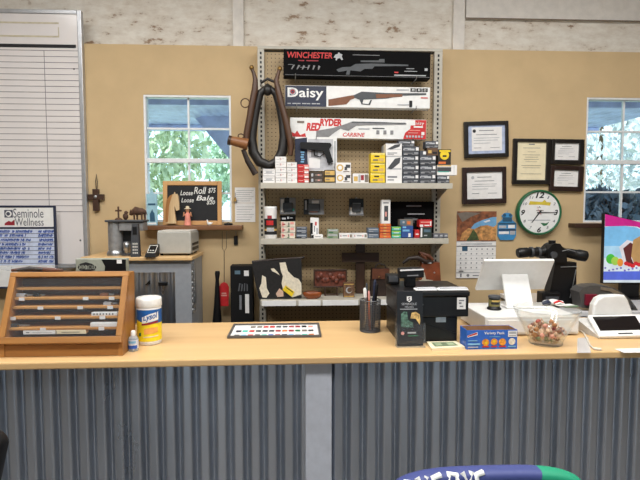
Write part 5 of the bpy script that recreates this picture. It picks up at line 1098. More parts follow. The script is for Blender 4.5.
# ------------------------------------------------------------------ middle of the counter
def cpos(px, py): c = CT(px, py); return c
c = CT(370, 331); rr = .049; H = .15
root = thing('pen_cup', 'grey wire mesh pen cup full of pens left of the black cash box', 'pen cup', (c.x, c.y, ZC + .0005))
MESHM = mat('dark_wire_mesh', (92, 94, 98), .4, .4)
b = MB(); b.lathe(MESHM, [(rr * .95, 0), (rr * .97, .004), (0, .004)]); b.tube(MESHM, [(rr * math.cos(t * PI / 14), rr * math.sin(t * PI / 14), H) for t in range(28)], .003, 6, closed=True); b.tube(MESHM, [(rr * .96 * math.cos(t * PI / 14), rr * .96 * math.sin(t * PI / 14), .004) for t in range(28)], .003, 6, closed=True)
b.build('rim', root)
b = MB()
for i in range(36):
    a = 2 * PI * i / 36; b.tube(MESHM, [(rr * .97 * math.cos(a), rr * .97 * math.sin(a), .004), (rr * math.cos(a), rr * math.sin(a), H)], .0014, 4, caps=False)
for i in range(17):
    z = .008 + i * .0083; b.tube(MESHM, [(rr * .985 * math.cos(t * PI / 14), rr * .985 * math.sin(t * PI / 14), z) for t in range(28)], .0012, 4, closed=True)
b.build('mesh_wall', root)
pc = (c.x, c.y)
def pen(label, dx, dy, lean, L_, m, capm, r=.0045):
    root = thing('pen', label, 'pen', (pc[0] + dx, pc[1] + dy, ZC + .006), (R(lean[1]), R(lean[0]), 0), 'pens in the mesh cup')
    b = MB(); b.tube(m, [(0, 0, 0), (0, 0, .006), (0, 0, L_ * .78)], [.001, r, r], 8); b.build('barrel', root)
    b = MB(); b.tube(capm, [(0, 0, L_ * .78), (0, 0, L_ * .97), (0, 0, L_)], [r * 1.15, r * 1.15, r * .6], 8); b.bx(capm, -.0015, .0015, -r * 1.6, -r * 1.1, L_ * .82, L_ * .97); b.build('cap', root)
pen('white capped pen at left in the mesh cup', -.014, -.006, (-4, 2), .205, SILVER, WHITE, .007)
pen('orange-brown pen left of centre in the mesh cup', -.002, -.01, (-2, 1), .19, ORANGE, PINK)
pen('tall navy pen at centre of the mesh cup', .008, .004, (4, -2), .24, NAVY, NAVY, .006)
pen('black pen leaning right in the mesh cup', .01, -.01, (5, 2), .225, BLACK, BLACK, .006)
pen('dark blue marker at the right of the mesh cup', .014, .008, (5, -3), .212, NAVY, BLUE, .007)
pen('slim black pen at the back of the mesh cup', -.006, .014, (-2, -4), .222, BLACK, STEELG)

# black cash box stack
BYF = CT(430, 343.5).y
x0, x1 = P(399, 330, BYF).x, P(458, 330, BYF).x; zl = P(430, 317, BYF).z - ZC; zu = P(430, 291.5, BYF).z - ZC; xl = P(468.5, 300, BYF).x - (x0 + x1) / 2
root = thing('cash_drawer', 'bulky black cash drawer with lidded box top in the middle of the counter', 'cash drawer', ((x0 + x1) / 2, BYF, ZC + .0005)); w = (x1 - x0) / 2
SATB = mat('satin_black_metal', (20, 19, 20), .35, var=.2, spec=.35)
b = MB(); b.bx(SATB, -w, w, .01, .3, .0, zl - .002, .004); b.build('drawer_body', root)
b = MB(); b.prism(BLACK, [(-w * .3, zl * .78), (w * .95, zl * .3), (w * .95, zl * .36), (-w * .3, zl * .84)], .006, .0098); b.build('drawer_lip', root)
b = MB(); b.bx(SATB, -w, xl, -.004, .31, zl, zu - .022, .004); bo = b.build('box_body', root)
b = MB(); b.bx(SATB, -w - .004, xl + .004, -.009, .314, zu - .0215, zu, .005); b.build('lid', root)
b = MB(); sx = P(461, 303, BYF).x - (x0 + x1) / 2; b.bx(PAPER, sx - .019, sx + .019, -.0058, -.0042, P(460, 309, BYF).z - ZC, P(460, 297.5, BYF).z - ZC); art(b, sx - .019, sx + .019, P(460, 309, BYF).z - ZC, P(460, 297.5, BYF).z - ZC, -.0058, [(GREYINK, .2, .7, .8, .8), (GREYINK, .2, .45, .5, .6), (GREYINK, .3, .2, .7, .3)]); b.build('white_label', bo)
b = MB(); sx = P(441.5, 315, BYF).x - (x0 + x1) / 2; b.bx(SILVER, sx - .022, sx + .022, .0075, .0098, P(441, 320, BYF).z - ZC - .012, zl - .004); b.build('silver_label', root)
b = MB(); sx = P(421.5, 299, BYF).x - (x0 + x1) / 2; b.cyl(SILVER, (sx, -.008, (zl + zu) / 2), (sx, -.0042, (zl + zu) / 2), .006, n=12); b.build('key_lock', bo)
zb = ZC + zu + .001
for i, (a, c_) in enumerate(((414, 435), (436, 466))):
    xa, xb = P(a, 291, BYF + .04).x, P(c_, 291, BYF + .04).x; mb = MB(); mb.box(PAPER, (0, 0, .0035), (xb - xa, .05, .006), .002); mb.box(PALEG, (.006, .004, .0085), ((xb - xa) * .9, .04, .004), .001, (0, 0, R(3)))
    tag(mb.build('paper_stack', None, ((xa + xb) / 2, BYF + .03, zb)), 'small paper stack on the cash box, %s one of the two' % ('left' if i == 0 else 'right'), 'papers', 'paper stacks on the cash box')
Yd = BYF + .13; x = P(410, 280, Yd).x
root = thing('customer_display', 'black pole display with white stripe standing on the cash drawer', 'display', (x, Yd, ZC + zu + .001))
zt = lambda py: P(410, py, Yd).z - ZC - zu
b = MB(); b.bx(BLACK, -.024, .024, -.014, .02, 0, zt(275), .004); b.build('neck', root)
b = MB(); b.box(BLACK, (0, -.01, (zt(267.5) + zt(277.5)) / 2), (P(422.5, 270, Yd).x - P(398, 270, Yd).x, .05, zt(267.5) - zt(277.5)), .006, (0, R(-2), 0)); b.box(PAPER, (0, -.0362, zt(269.2)), (.108, .0016, .006), 0, (0, R(-2), 0)); b.box(MIDG, (.004, -.0362, zt(274.7)), (.05, .0016, .005), 0, (0, R(-2), 0)); b.build('display_head', root)
x = P(396, 282, Yd + .02).x; root = thing('card_reader', 'small black card reader beside the pole display on the cash drawer', 'card reader', (x - .004, Yd + .09, ZC + zu + .001))
b = MB(); b.bx(BLACK, -.03, .03, -.03, .03, 0, zt(276.5), .006); b.build('reader_body', root)
b = MB(); b.bx(DGREY, -.022, .022, -.0325, -.0302, zt(284), zt(278), .001); b.build('slot', root)
# leaflet holder with card
c0, c1 = CT(396.5, 347.5), CT(425, 347.5); YLf = c0.y + .012
x0, x1 = c0.x, c1.x; w = (x1 - x0) / 2; h = P(410, 291.5, YLf).z - ZC
root = thing('leaflet_holder', 'clear leaflet holder with tall black leaflets in front of the cash drawer', 'leaflet holder', ((x0 + x1) / 2, YLf, ZC + .0005), (R(-4), 0, 0))
LEAF = mat('black_leaflet', (26, 26, 29), .4)
b = MB(); b.bx(LEAF, -w + .004, w - .004, -.004, .012, .004, h, .001); v = lambda py: (347 - py) / 56; u = lambda px: (px - 396.5) / 28.5
art(b, -w + .004, w - .004, 0, h, -.004, [(PAPER, 'poly', [(u(407.3), v(300.4)), (u(407.3), v(296.4)), (u(412.6), v(296.4)), (u(412.6), v(300.4)), (u(410), v(302.4))]), (LEAF, 'text', 'S', u(408.8), v(301), u(411.3), v(297.2), .03), (PALEG, 'text', 'SEMINOLE', u(401.5), v(305.2), u(418), v(302.9)), (PALEG, 'text', 'WELLNESS', u(405), v(308), u(414.6), v(306)), (PALEG, .12, v(309.6), .78, v(308.9)),
    (mat('green_photo_print', (70, 96, 84), .5, var=.5, scale=90), 'poly', [(u(401), v(327)), (u(401), v(314)), (u(404), v(311.6)), (u(407.5), v(312)), (u(408.5), v(320)), (u(414), v(323)), (u(414), v(328))]), (mat('amber_photo_print', (206, 166, 104), .5, var=.3, scale=90), 'poly', [(u(411), v(318.5)), (u(412.5), v(313)), (u(417), v(312)), (u(421), v(314.5)), (u(422), v(321)), (u(421), v(325)), (u(417), v(319))]), (PINK, 'disc', u(402.6), v(333.5), .03), (PALEG, u(408), v(333.8), u(417), v(332.2)), (GREEN, .42, v(336.6), .8, v(335.4))])
b.build('leaflet', root)
b = MB(); b.bx(CLEAR, -w, w, -.03, -.028, 0, h * .42); b.bx(CLEAR, -w, -w + .002, -.028, .016, 0, h * .42); b.bx(CLEAR, w - .002, w, -.028, .016, 0, h * .42); b.bx(CLEAR, -w, w, -.03, .02, 0, .003); b.bx(CLEAR, -w, w, .0135, .0155, 0, h * .7); b.build('acrylic_pocket', root)
# note pad
pts = [CT(426.5, 344), CT(432, 351), CT(465, 349), CT(456, 343.4)]; c = CT(445, 345)
root = thing('note_pad', 'cream pad printed with a green banknote lying beside the leaflet holder', 'note pad', (c.x, c.y, ZC + .0005))
def pp(u, v): A = pts[1].lerp(pts[2], u); B = pts[0].lerp(pts[3], u); p = A.lerp(B, v); return Vector((p.x - c.x, p.y - c.y, 0))
b = MB(); L0 = [pp(0, 0), pp(1, 0), pp(1, 1), pp(0, 1)]; b.add([tuple(p) for p in L0] + [(p.x, p.y, .01) for p in L0], [(3, 2, 1, 0), (4, 5, 6, 7), (0, 1, 5, 4), (1, 2, 6, 5), (2, 3, 7, 6), (3, 0, 4, 7)], CREAM); b.build('pages', root)
b = MB(); NOTE = mat('banknote_green_print', (150, 164, 130), .7); NOTED = mat('banknote_dark_print', (96, 110, 84), .7)
for m, (u0, v0, u1, v1), z in ((NOTE, (.12, .2, .86, .86), .0106), (NOTED, (.15, .25, .83, .8), .0109), (NOTE, (.19, .32, .79, .74), .0112), (NOTED, (.4, .36, .58, .7), .0115)):
    q = [pp(u0, v0), pp(u1, v0), pp(u1, v1), pp(u0, v1)]; b.add([(p.x, p.y, z) for p in q], [(0, 1, 2, 3)], m)
b.build('banknote_print', root)
# cookie box
c0, c1 = CT(466.5, 349.6), CT(517.5, 349.2); w = (c1.x - c0.x) / 2; h = P(492, 330.2, c0.y).z - ZC; D = .085
root = thing('snack_box', 'open blue variety pack snack box left of the glass bowl', 'snack box', ((c0.x + c1.x) / 2, c0.y, ZC + .0005))
SBX = mat('cobalt_carton', (52, 104, 196), .4); t = .0025
b = MB(); b.bx(SBX, -w, w, 0, t, 0, h); b.bx(SBX, -w, w, D - t, D, 0, h); b.bx(SBX, -w, -w + t, t, D - t, 0, h); b.bx(SBX, w - t, w, t, D - t, 0, h); b.bx(KRAFT, -w + t, w - t, t, D - t, 0, .004)
for q in ((-w + t, w - t, t, t + .0006), (-w + t, w - t, D - t - .0006, D - t)): b.bx(KRAFT, q[0], q[1], q[2], q[3], .004, h - .001)
b.bx(KRAFT, -w + t, -w + t + .0006, t, D - t, .004, h - .001); b.bx(KRAFT, w - t - .0006, w - t, t, D - t, .004, h - .001)
u = lambda px: (px - 466.5) / 51; v = lambda py: (349.6 - py) / 19.8
ORC = mat('baked_orange_print', (232, 140, 50), .5, var=.25, scale=80); ORC2 = mat('cream_cracker_print', (224, 216, 200), .5, var=.1, scale=80)
art(b, -w, w, 0, h, 0, [(PAPER, 'poly', [(u(467), v(335.4)), (u(477), v(331.6)), (u(477.6), v(334.6)), (u(467.4), v(337.4))]), (RED, 'poly', [(u(467.4), v(335.4)), (u(476.4), v(332.2)), (u(476.8), v(333.8)), (u(467.6), v(336.6))]), (WHITE, 'text', 'Variety Pack', u(484), v(334.9), u(504.6), v(331.4), .02), (LBLUE, .44, v(337), .66, v(336.3)), (PAPER, u(508), v(337), u(517), v(330.6)), (GREYINK, u(509), v(336), u(516), v(335.4)), (PALEG, u(509), v(334), u(516), v(331.6)),
    (ORC, 'disc', u(485.5), v(342.4), .19), (ORC, 'disc', u(494), v(342), .18), (ORC, 'disc', u(502.4), v(342.2), .19), (ORC2, 'disc', u(512), v(341.8), .18), (YELLOW, 'disc', u(486), v(343), .07), (YELLOW, 'disc', u(494), v(341.4), .07), (RED, u(482), v(347.4), u(489), v(346.2)), (RED, u(491), v(347.4), u(497), v(346.2)), (RED, u(499), v(347.4), u(506), v(346.2)), (LBLUE, u(508), v(347.4), u(516), v(346.2)), (LBLUE, u(467.4), v(341), u(477), v(340)), (LBLUE, u(467.4), v(345), u(480), v(343)), (PALEG, u(467.4), v(347.6), u(478), v(346.6))])
b.build('carton', root)

# ------------------------------------------------------------------ white register, bowl, customer tablet
WREG = mat('register_white', (230, 229, 226), .35, var=.015)
YR = CT(530, 336).y; x0, x1 = P(485, 326, YR).x, P(579, 326, YR).x; hR = P(530, 316.5, YR).z - ZC; w = (x1 - x0) / 2
root = thing('register_drawer', 'wide white cash drawer carrying the white register behind the glass bowl', 'cash drawer', ((x0 + x1) / 2, YR, ZC + .0005)); DR = 2.555 - YR
b = MB(); b.bx(WREG, -w, w, 0, DR, .006, hR, .005); b.build('drawer_body', root)
b = MB(); b.bx(WREG, -w + .012, w - .012, -.004, -.0002, .016, hR - .016, .002); b.build('drawer_front', root)
b = MB(); b.cyl(SILVER, (0, -.008, hR * .6), (0, -.0042, hR * .6), .008, n=14); b.build('key_lock', root)
for sx in (-1, 1):
    for yy in (.04, DR - .04):
        b = MB(); b.cyl(BLACK, (sx * (w - .04), yy, 0), (sx * (w - .04), yy, .0065), .014); b.build('foot', root)
ZR = ZC + hR + .001
Y0 = YR + .19; bl, br = P(507, 305, Y0), P(534, 305, Y0); Y1 = Y0 + .06; tl, tr = P(502, 274, Y1), P(528, 274, Y1)
cx_ = (bl.x + br.x) / 2; root = thing('point_of_sale_register', 'white touchscreen register seen from behind on the white cash drawer', 'register', (cx_, Y0, ZR))
L_ = lambda p: (p.x - cx_, p.y - Y0, p.z - ZR)
def slab(mb, m, q, th, bev=.004):      # a tilted plate: front corners bl br tr tl, thickness away from the camera
    q = [Vector(p) for p in q]; nrm = (q[1] - q[0]).cross(q[3] - q[0]).normalized(); nrm = nrm if nrm.y > 0 else -nrm
    bm = bmesh.new(); A = [bm.verts.new(p) for p in q]; B = [bm.verts.new(p + nrm * th) for p in q]
    bm.faces.new(A); bm.faces.new(B[::-1])
    for i in range(4): bm.faces.new((A[i], B[i], B[(i + 1) % 4], A[(i + 1) % 4]))
    bmesh.ops.recalc_face_normals(bm, faces=bm.faces[:])
    if bev: bmesh.ops.bevel(bm, geom=bm.edges[:], offset=bev, segments=2, affect='EDGES', profile=.5)
    mb.bm(bm, m)
b = MB(); q = [L_(bl), L_(br), L_(tr), L_(tl)]; q[0] = (q[0][0], q[0][1], .007); q[1] = (q[1][0], q[1][1], .007); slab(b, WREG, q, .016, .005); b.build('stand', root)
b = MB(); b.bx(WREG, q[0][0] - .01, q[1][0] + .01, -.02, min(.14, 2.55 - Y0), 0.0003, .01, .003); b.build('stand_base', root)
Ya, Yb_ = Y0 + .125, Y0 + .01
b = MB(); q = [L_(P(475.5, 290.5, Ya)), L_(P(544.2, 289.5, Ya)), L_(P(555, 260.5, Yb_)), L_(P(484.5, 261, Yb_))]
slab(b, WREG, q, .016, .004); so = b.build('screen_housing', root)
b = MB(); qq = [Vector(p) for p in q]; nrm = (qq[1] - qq[0]).cross(qq[3] - qq[0]).normalized(); nrm = nrm if nrm.y > 0 else -nrm
ctr = sum(qq, Vector()) / 4; q2 = [ctr + (p - ctr) * .92 + nrm * .0165 for p in qq]; slab(b, BLACK, q2, .001, 0); b.build('touch_screen', so)
# tin and small things on the white drawer
def onR(px, py): return CT(px, py, ZR)
c = onR(494.5, 309.5); root = thing('candle_tin', 'small black tin with yellow-green label standing at left on the white drawer', 'tin', (c.x, c.y + .005, ZR)); k = .03
b = MB(); b.lathe(BLACK, [(k * 1.05, 0), (k * 1.15, .003), (k * 1.1, .009), (k * .92, .011), (k * .92, .055), (k * .96, .058)], n=22); b.build('tin', root)
b = MB(); b.patch(mat('olive_label', (112, 104, 56), .5), k * .93, -PI, 0, .018, .05, 14); b.patch(INK, k * .94, -.8 * PI, -.3 * PI, .028, .038, 10); b.patch(GOLD, k * .94, -.75 * PI, -.2 * PI, .042, .048, 10); b.build('label', root)
b = MB(); b.lathe(DGREY, [(k * .98, .0585), (k * .98, .066), (k * .9, .069), (0, .069)], n=22); b.build('lid', root)
Yg = YR + .1
c = onR(553, 305); root = thing('folded_flag', 'folded red white and blue cloth lying on the white drawer behind the bowl', 'flag', (c.x, c.y, ZR))
b = MB(); b.tube(WHITE, [(-.05, 0, .012), (0, 0, .016), (.05, .0, .011)], [.012, .016, .01], 10); b.build('cloth', root)
b = MB(); b.tube(NAVY, [(-.062, -.012, .012), (-.034, -.016, .02), (-.022, -.012, .01)], [.008, .012, .008], 8); b.build('blue_fold', root)
b = MB(); b.tube(RED, [(-.004, -.014, .012), (.02, -.016, .022), (.046, -.012, .012)], [.006, .007, .005], 8); b.tube(WHITE, [(.0, -.02, .007), (.024, -.02, .014), (.05, -.016, .007)], [.005, .006, .004], 8); b.build('striped_fold', root)
c = onR(569, 307); mb = MB(); mb.box(mat('sage_green_card', (108, 132, 104), .6), (0, 0, .004), (.075, .06, .008), .002, (0, 0, R(12))); mb.box(PAPER, (-.02, -.01, .0095), (.09, .03, .003), .001, (0, 0, R(16))); tag(mb.build('card_stack', None, (c.x, c.y + .01, ZR)), 'sage green card and white slip at the right end of the white drawer', 'cards')

# glass bowl with candies
c = CT(545.5, 343.5); RB, HB = .137, .152; rb0 = .066
root = thing('glass_bowl', 'flared clear glass bowl of wrapped candies near the right end of the counter', 'bowl', (c.x, c.y, ZC + .0005))
prof_o = [(rb0, 0), (rb0 * 1.04, .004), (rb0 * 1.02, .012), (.076, .03), (.1, .075), (.122, .115), (RB, HB)]
prof_i = [(RB - .004, HB + .001), (.117, .115), (.095, .076), (.071, .034), (.058, .016), (0, .014)]
flute = lambda t, z: 1 + .018 * math.cos(8 * t) * min(1, max(0, (z - .02) / .1))
b = MB(); b.lathe(GLASS, [(0, 0)] + prof_o + prof_i, n=64, wob=flute); b.build('bowl_wall', root)
b = MB(); b.tube(CLEAR, [(RB * flute(t * PI / 32, HB) * math.cos(t * PI / 32) * .985, RB * flute(t * PI / 32, HB) * math.sin(t * PI / 32) * .985, HB + .002) for t in range(64)], .0022, 6, closed=True); b.build('rim', root)
b = MB(); b.tube(CLEAR, [(rb0 * 1.02 * math.cos(t * PI / 16), rb0 * 1.02 * math.sin(t * PI / 16), .006) for t in range(32)], .003, 6, closed=True); b.build('base_ring', root)
CM = [mat('brown_candy', (112, 66, 46), .35), mat('pink_candy', (204, 136, 116), .35), mat('amber_candy', (164, 106, 54), .35), mat('red_candy', (160, 60, 48), .35), mat('olive_candy', (112, 118, 70), .35), mat('cream_candy', (206, 172, 144), .35)]
CN = ['brown', 'pale pink', 'amber', 'red', 'olive green', 'cream']
WRAP = clear_mat('candy_wrapper', (.95, .93, .92, 1), .75); protos = {}; random.seed(21)
def candy(k, loc, rot):
    if k not in protos:
        root = thing('wrapped_candy', CN[k] + ' wrapped candy among the sweets in the glass bowl', 'candy', loc, rot, CN[k] + ' candies in the glass bowl')
        b = MB(); b.ball(CM[k], (0, 0, 0), (.013, .0105, .0095), 10); b.build('sweet', root)
        for s in (-1, 1):
            b = MB(); b.tube(CM[5] if k != 5 else CM[1], [(s * .012, 0, 0), (s * .015, 0, 0), (s * .022, 0, 0)], [.002, .003, .008], 7, flat=.45); b.build('wrapper_twist', root)
        protos[k] = root; return root
    o = copy_tree(protos[k]); o.location = loc; o.rotation_euler = rot; return o
n = 0; placed = []
for z, rad, cnt in ((.026, .046, 7), (.026, .014, 2), (.047, .06, 9), (.047, .028, 4), (.069, .064, 8), (.069, .03, 4), (.09, .04, 4)):
    for i in range(cnt):
        a = 2 * PI * i / cnt + random.uniform(-.15, .15) + z * 40
        candy(random.choice([0, 0, 1, 2, 3, 4, 5]), (c.x + rad * math.cos(a), c.y + rad * math.sin(a), ZC + z + random.uniform(-.002, .002)), (random.uniform(-.6, .6), random.uniform(-.6, .6), random.uniform(0, 6)))

# white customer tablet at the right end
f0 = CT(600, 339.5); Yt0 = f0.y; Yt1 = Yt0 + .14
cx_ = P(630, 325, Yt0).x; root = thing('customer_tablet', 'white customer-facing payment terminal with black screen at the right end', 'payment terminal', (cx_, Yt0, ZC + .0005)); L_ = lambda p: (p.x - cx_, p.y - Y0_, p.z - ZC); Y0_ = Yt0
q = [L_(P(599.5, 336.5, Yt0)), L_(P(655, 335, Yt0)), L_(P(640, 314, Yt1)), L_(P(587.5, 315, Yt1))]
b = MB(); slab(b, WREG, q, .016, .005); fo = b.build('bezel', root)
qq = [Vector(p) for p in q]; bil = lambda u, v, o=0.0: (qq[0].lerp(qq[1], u)).lerp(qq[3].lerp(qq[2], u), v) - nr * o
nr = (qq[1] - qq[0]).cross(qq[3] - qq[0]).normalized(); nr = nr if nr.y > 0 else -nr
SCR = mat('dark_screen_glass', (20, 16, 18), .12, var=.05)
b = MB(); slab(b, SCR, [bil(.07, .24, .0012), bil(.86, .24, .0012), bil(.88, .9, .0012), bil(.07, .9, .0012)], .001, 0); b.build('screen', fo)
b = MB(); slab(b, INK, [bil(.36, .07, .001), bil(.62, .07, .001), bil(.62, .12, .001), bil(.36, .12, .001)], .0008, 0); b.build('card_slot', fo)
b = MB(); x0, x1 = q[0][0] + .01, q[1][0] - .01; zf = q[0][2]; zk = q[3][2]
PG = mat('pale_grey_plastic', (196, 194, 190), .45)
vs = [(x0, .01, 0), (x1, .01, 0), (x1, .01, max(.004, zf - .017)), (x0, .01, max(.004, zf - .017)), (x0 - .02, .16, 0), (x1 - .02, .16, 0), (x1 - .03, .16, zk - .018), (x0 - .03, .16, zk - .018)]
b.add(vs, [(0, 1, 2, 3), (5, 4, 7, 6), (4, 0, 3, 7), (1, 5, 6, 2), (3, 2, 6, 7), (4, 5, 1, 0)], PG); b.build('base', root)
Yh = Yt1 + .015; hp = [P(592, 317, Yh), P(594, 305, Yh), P(598, 298.5, Yh), P(604, 295.6, Yh), P(617, 294.8, Yh), P(625, 295.2, Yh), P(628.5, 300, Yh), P(633, 312, Yh), P(634, 317, Yh)]
b = MB(); bm = bmesh.new(); A = [bm.verts.new(L_(p)) for p in hp]; B = [bm.verts.new((L_(p)[0] * .96 + .01, L_(p)[1] + .055, L_(p)[2] * .97)) for p in hp]
bm.faces.new(A); bm.faces.new(B[::-1])
for i in range(len(hp)): bm.faces.new((A[i], B[i], B[(i + 1) % len(hp)], A[(i + 1) % len(hp)]))
bmesh.ops.recalc_face_normals(bm, faces=bm.faces[:]); bmesh.ops.bevel(bm, geom=[e for e in bm.edges if all(v in A for v in e.verts)], offset=.012, segments=3, affect='EDGES', profile=.5)
b.bm(bm, WREG); b.build('hood', root)
# papers and cables by the terminal
def sheet(name, label, cat, px, m, th=.0012, items=(), grp=None):
    pts = [CT(*p) for p in px]; c = sum(pts, Vector()) / len(pts); mb = MB(); n = len(pts)
    mb.add([(p.x - c.x, p.y - c.y, 0) for p in pts] + [(p.x - c.x, p.y - c.y, th) for p in pts], [tuple(range(n))[::-1], tuple(range(n, 2 * n))] + [(i, (i + 1) % n, n + (i + 1) % n, n + i) for i in range(n)], m)
    if n == 4:
        for (mm, u0, v0, u1, v1) in items:
            bl_ = lambda u, v: (pts[0].lerp(pts[1], u)).lerp(pts[3].lerp(pts[2], u), v) - c
            mb.quad(mm, *[(bl_(u, v).x, bl_(u, v).y, th + .0004) for u, v in ((u0, v0), (u1, v0), (u1, v1), (u0, v1))])
    return tag(mb.build(name, None, (c.x, c.y, ZC + .0006)), label, cat, grp)
sheet('paper_sheet', 'white printed sheet at the front edge below the payment terminal', 'paper', [(624, 353), (662, 352.4), (654, 348.2), (614.5, 349.2)], PAPER, items=[(LBLUE, .2, .3, .9, .4), (LBLUE, .2, .6, .8, .68)])
sheet('plastic_sleeve', 'small clear plastic sleeve at the front edge right of the bowl', 'sleeve', [(577, 353), (591, 353), (588, 337.5), (577.5, 338.5)], clear_mat('milky_plastic', (.93, .93, .96, 1), .62))
CABLE = mat('white_cable', (210, 202, 188), .5)
p = [CT(573, 327.5), CT(584, 334), CT(590, 346), CT(594, 350)]; b = MB(); c = p[1].copy()
root = thing('cable', 'pale cable curling on the counter left of the payment terminal', 'cable', (c.x, c.y, ZC + .0005)); b.tube(CABLE, [(q_.x - c.x, q_.y - c.y, .004) for q_ in p], .0035, 8); b.build('cord', root)
b = MB(); b.box(CABLE, (p[3].x - c.x + .012, p[3].y - c.y - .004, .005), (.03, .014, .009), .003, (0, 0, R(-30))); b.build('plug', root)
p = [CT(580, 323), CT(586, 326), CT(593, 332)]
b = MB(); c = p[1].copy(); root = thing('cable', 'dark thin cable behind the pale one by the payment terminal', 'cable', (c.x, c.y, ZC + .0005)); b.tube(DGREY, [(q_.x - c.x, q_.y - c.y, .003) for q_ in p], .0025, 8); b.build('cord', root)
b = MB(); b.cyl(DGREY, (p[0].x - c.x - .002, p[0].y - c.y, .0035), (p[0].x - c.x + .01, p[0].y - c.y - .003, .0035), .003, n=8); b.build('connector', root)

# ------------------------------------------------------------------ back counter at the right with scope, machine and monitor
TX0, TX1, TY0, TY1, TZ = P(528, 310, 3.1).x, XR - .01, 2.88, YW - .002, 1.0
root = thing('back_counter', 'low back counter standing against the wall behind the white register', 'counter', ((TX0 + TX1) / 2, TY1, 0)); cx_ = (TX0 + TX1) / 2
WLAM = mat('white_gloss_laminate', (226, 226, 228), .15, var=.02)
b = MB(); b.bx(WLAM, TX0 - cx_, TX1 - cx_, TY0 - TY1, 0, TZ - .03, TZ, .004); b.build('countertop', root)
b = MB(); b.bx(GREY, TX0 - cx_ + .03, TX1 - cx_ - .03, TY0 - TY1 + .03, -.002, 0, TZ - .031); b.build('cabinet_body', root)
Ys = 3.05; cx_ = P(562, 290, Ys).x; root = thing('spotting_scope', 'black long-barrelled scope on a broad black stand behind the register', 'scope', (cx_, Ys, TZ + .0005))
S = lambda px, py, Y=Ys: (P(px, py, Y).x - cx_, Y - Ys, P(px, py, Y).z - TZ)
BLK2 = mat('scope_black', (15, 15, 17), .4, var=.2, spec=.4)
b = MB(); b.tube(BLK2, [S(517.5, 253.2), S(519, 253), S(527, 252.5), S(528, 252.5), S(541, 252), S(546, 251.5)], [.026, .031, .031, .027, .029, .033], 18); b.build('barrel', root)
b = MB(); pts = [(543, 259), (544, 249), (548, 244.5), (551, 243), (556, 243.2), (558, 246), (562, 248.5), (563, 262), (546, 261)]; b.prism(BLK2, [(S(*p)[0], S(*p)[2]) for p in pts], -.05, .05); b.build('body', root)
b = MB(); b.tube(BLK2, [S(560, 252), S(570, 253.5), S(577, 255), S(578, 255), S(585.5, 256.4)], [.026, .03, .032, .036, .034], 16); b.build('eyepiece', root)
for pa in (530, 537):
    b = MB(); p = S(pa, 252.3); e_ = S(pa + 2.2, 252.2); b.tube(DGREY, [p, e_], .034, 18); b.build('focus_ring', root)
b = MB(); p = S(552, 243); b.cyl(BLK2, (p[0], 0, p[2] - .01), (p[0], 0, p[2] + .016), .022, n=14); b.build('top_knob', root)
b = MB(); p = S(549, 254); b.cyl(DGREY, (p[0], -.066, p[2]), (p[0], -.048, p[2]), .02, n=14); b.build('side_knob', root)
b = MB(); b.tube(MIDG, [(S(558, 250.5)[0], -.052, S(558, 250.5)[2]), (S(564, 249)[0], -.052, S(564, 249)[2]), (S(571, 251)[0], -.045, S(571, 251)[2])], .003, 6); b.build('silver_trim', root)
b = MB(); pts = [(553, 261), (574, 262), (573.5, 300), (572, 307), (545, 307), (546, 297), (549, 283)]; pz_ = [(S(*p)[0], max(.0, S(*p)[2])) for p in pts]; b.prism(BLK2, pz_, -.03, .04); b.build('column', root)
b = MB(); b.tube(SILVER, [(S(558, 266.5)[0], -.034, S(558, 266.5)[2]), (S(574, 266)[0], -.034, S(574, 266)[2])], .0035, 6); b.tube(SILVER, [(S(573, 269)[0], -.034, S(573, 269)[2]), (S(570, 284)[0], -.034, S(570, 284)[2]), (S(567, 297)[0], -.034, S(567, 297)[2])], .0025, 6); b.build('silver_lever', root)
b = MB(); A = S(538, 290); b.bx(BLK2, A[0], S(556, 290)[0], -.06, .02, 0, S(540, 291)[2], .008); b.bx(DGREY, A[0] + .02, S(554, 290)[0], -.063, -.0602, .03, S(540, 295)[2], .002); b.build('base_box', root)
# grey curved machine
Ym = 2.9; cx_ = P(612, 295, Ym).x; root = thing('label_printer', 'dark grey machine with arched top and silver band behind the payment terminal', 'printer', (cx_, Ym, TZ + .0005)); S = lambda px, py, Y=Ym: (P(px, py, Y).x - cx_, P(px, py, Y).z - TZ)
arc = [(582, 308), (579, 292), (584, 287.5), (590, 285.8), (604, 285.6), (614, 288), (622, 292.5), (630, 299), (636, 307), (638, 312)]
b = MB(); b.prism(mat('graphite_plastic', (84, 82, 80), .4), [(S(*p)[0], max(0, S(*p)[1])) for p in arc], 0, .1); b.build('case', root)
b = MB(); in_ = [(600, 287), (612, 288.6), (621, 293.2), (628, 299), (634, 307), (631, 308), (625, 301), (618, 296), (610, 291.5), (600, 289.5)]; b.prism(SILVER, [(S(*p)[0], S(*p)[1]) for p in in_], -.006, -.0005); b.build('silver_band', root)
b = MB(); A = S(584, 305); B = S(596, 294); b.bx(mat('maroon_plastic', (120, 24, 46), .4), A[0], B[0], -.02, -.0005, A[1], B[1], .003); b.build('maroon_panel', root)
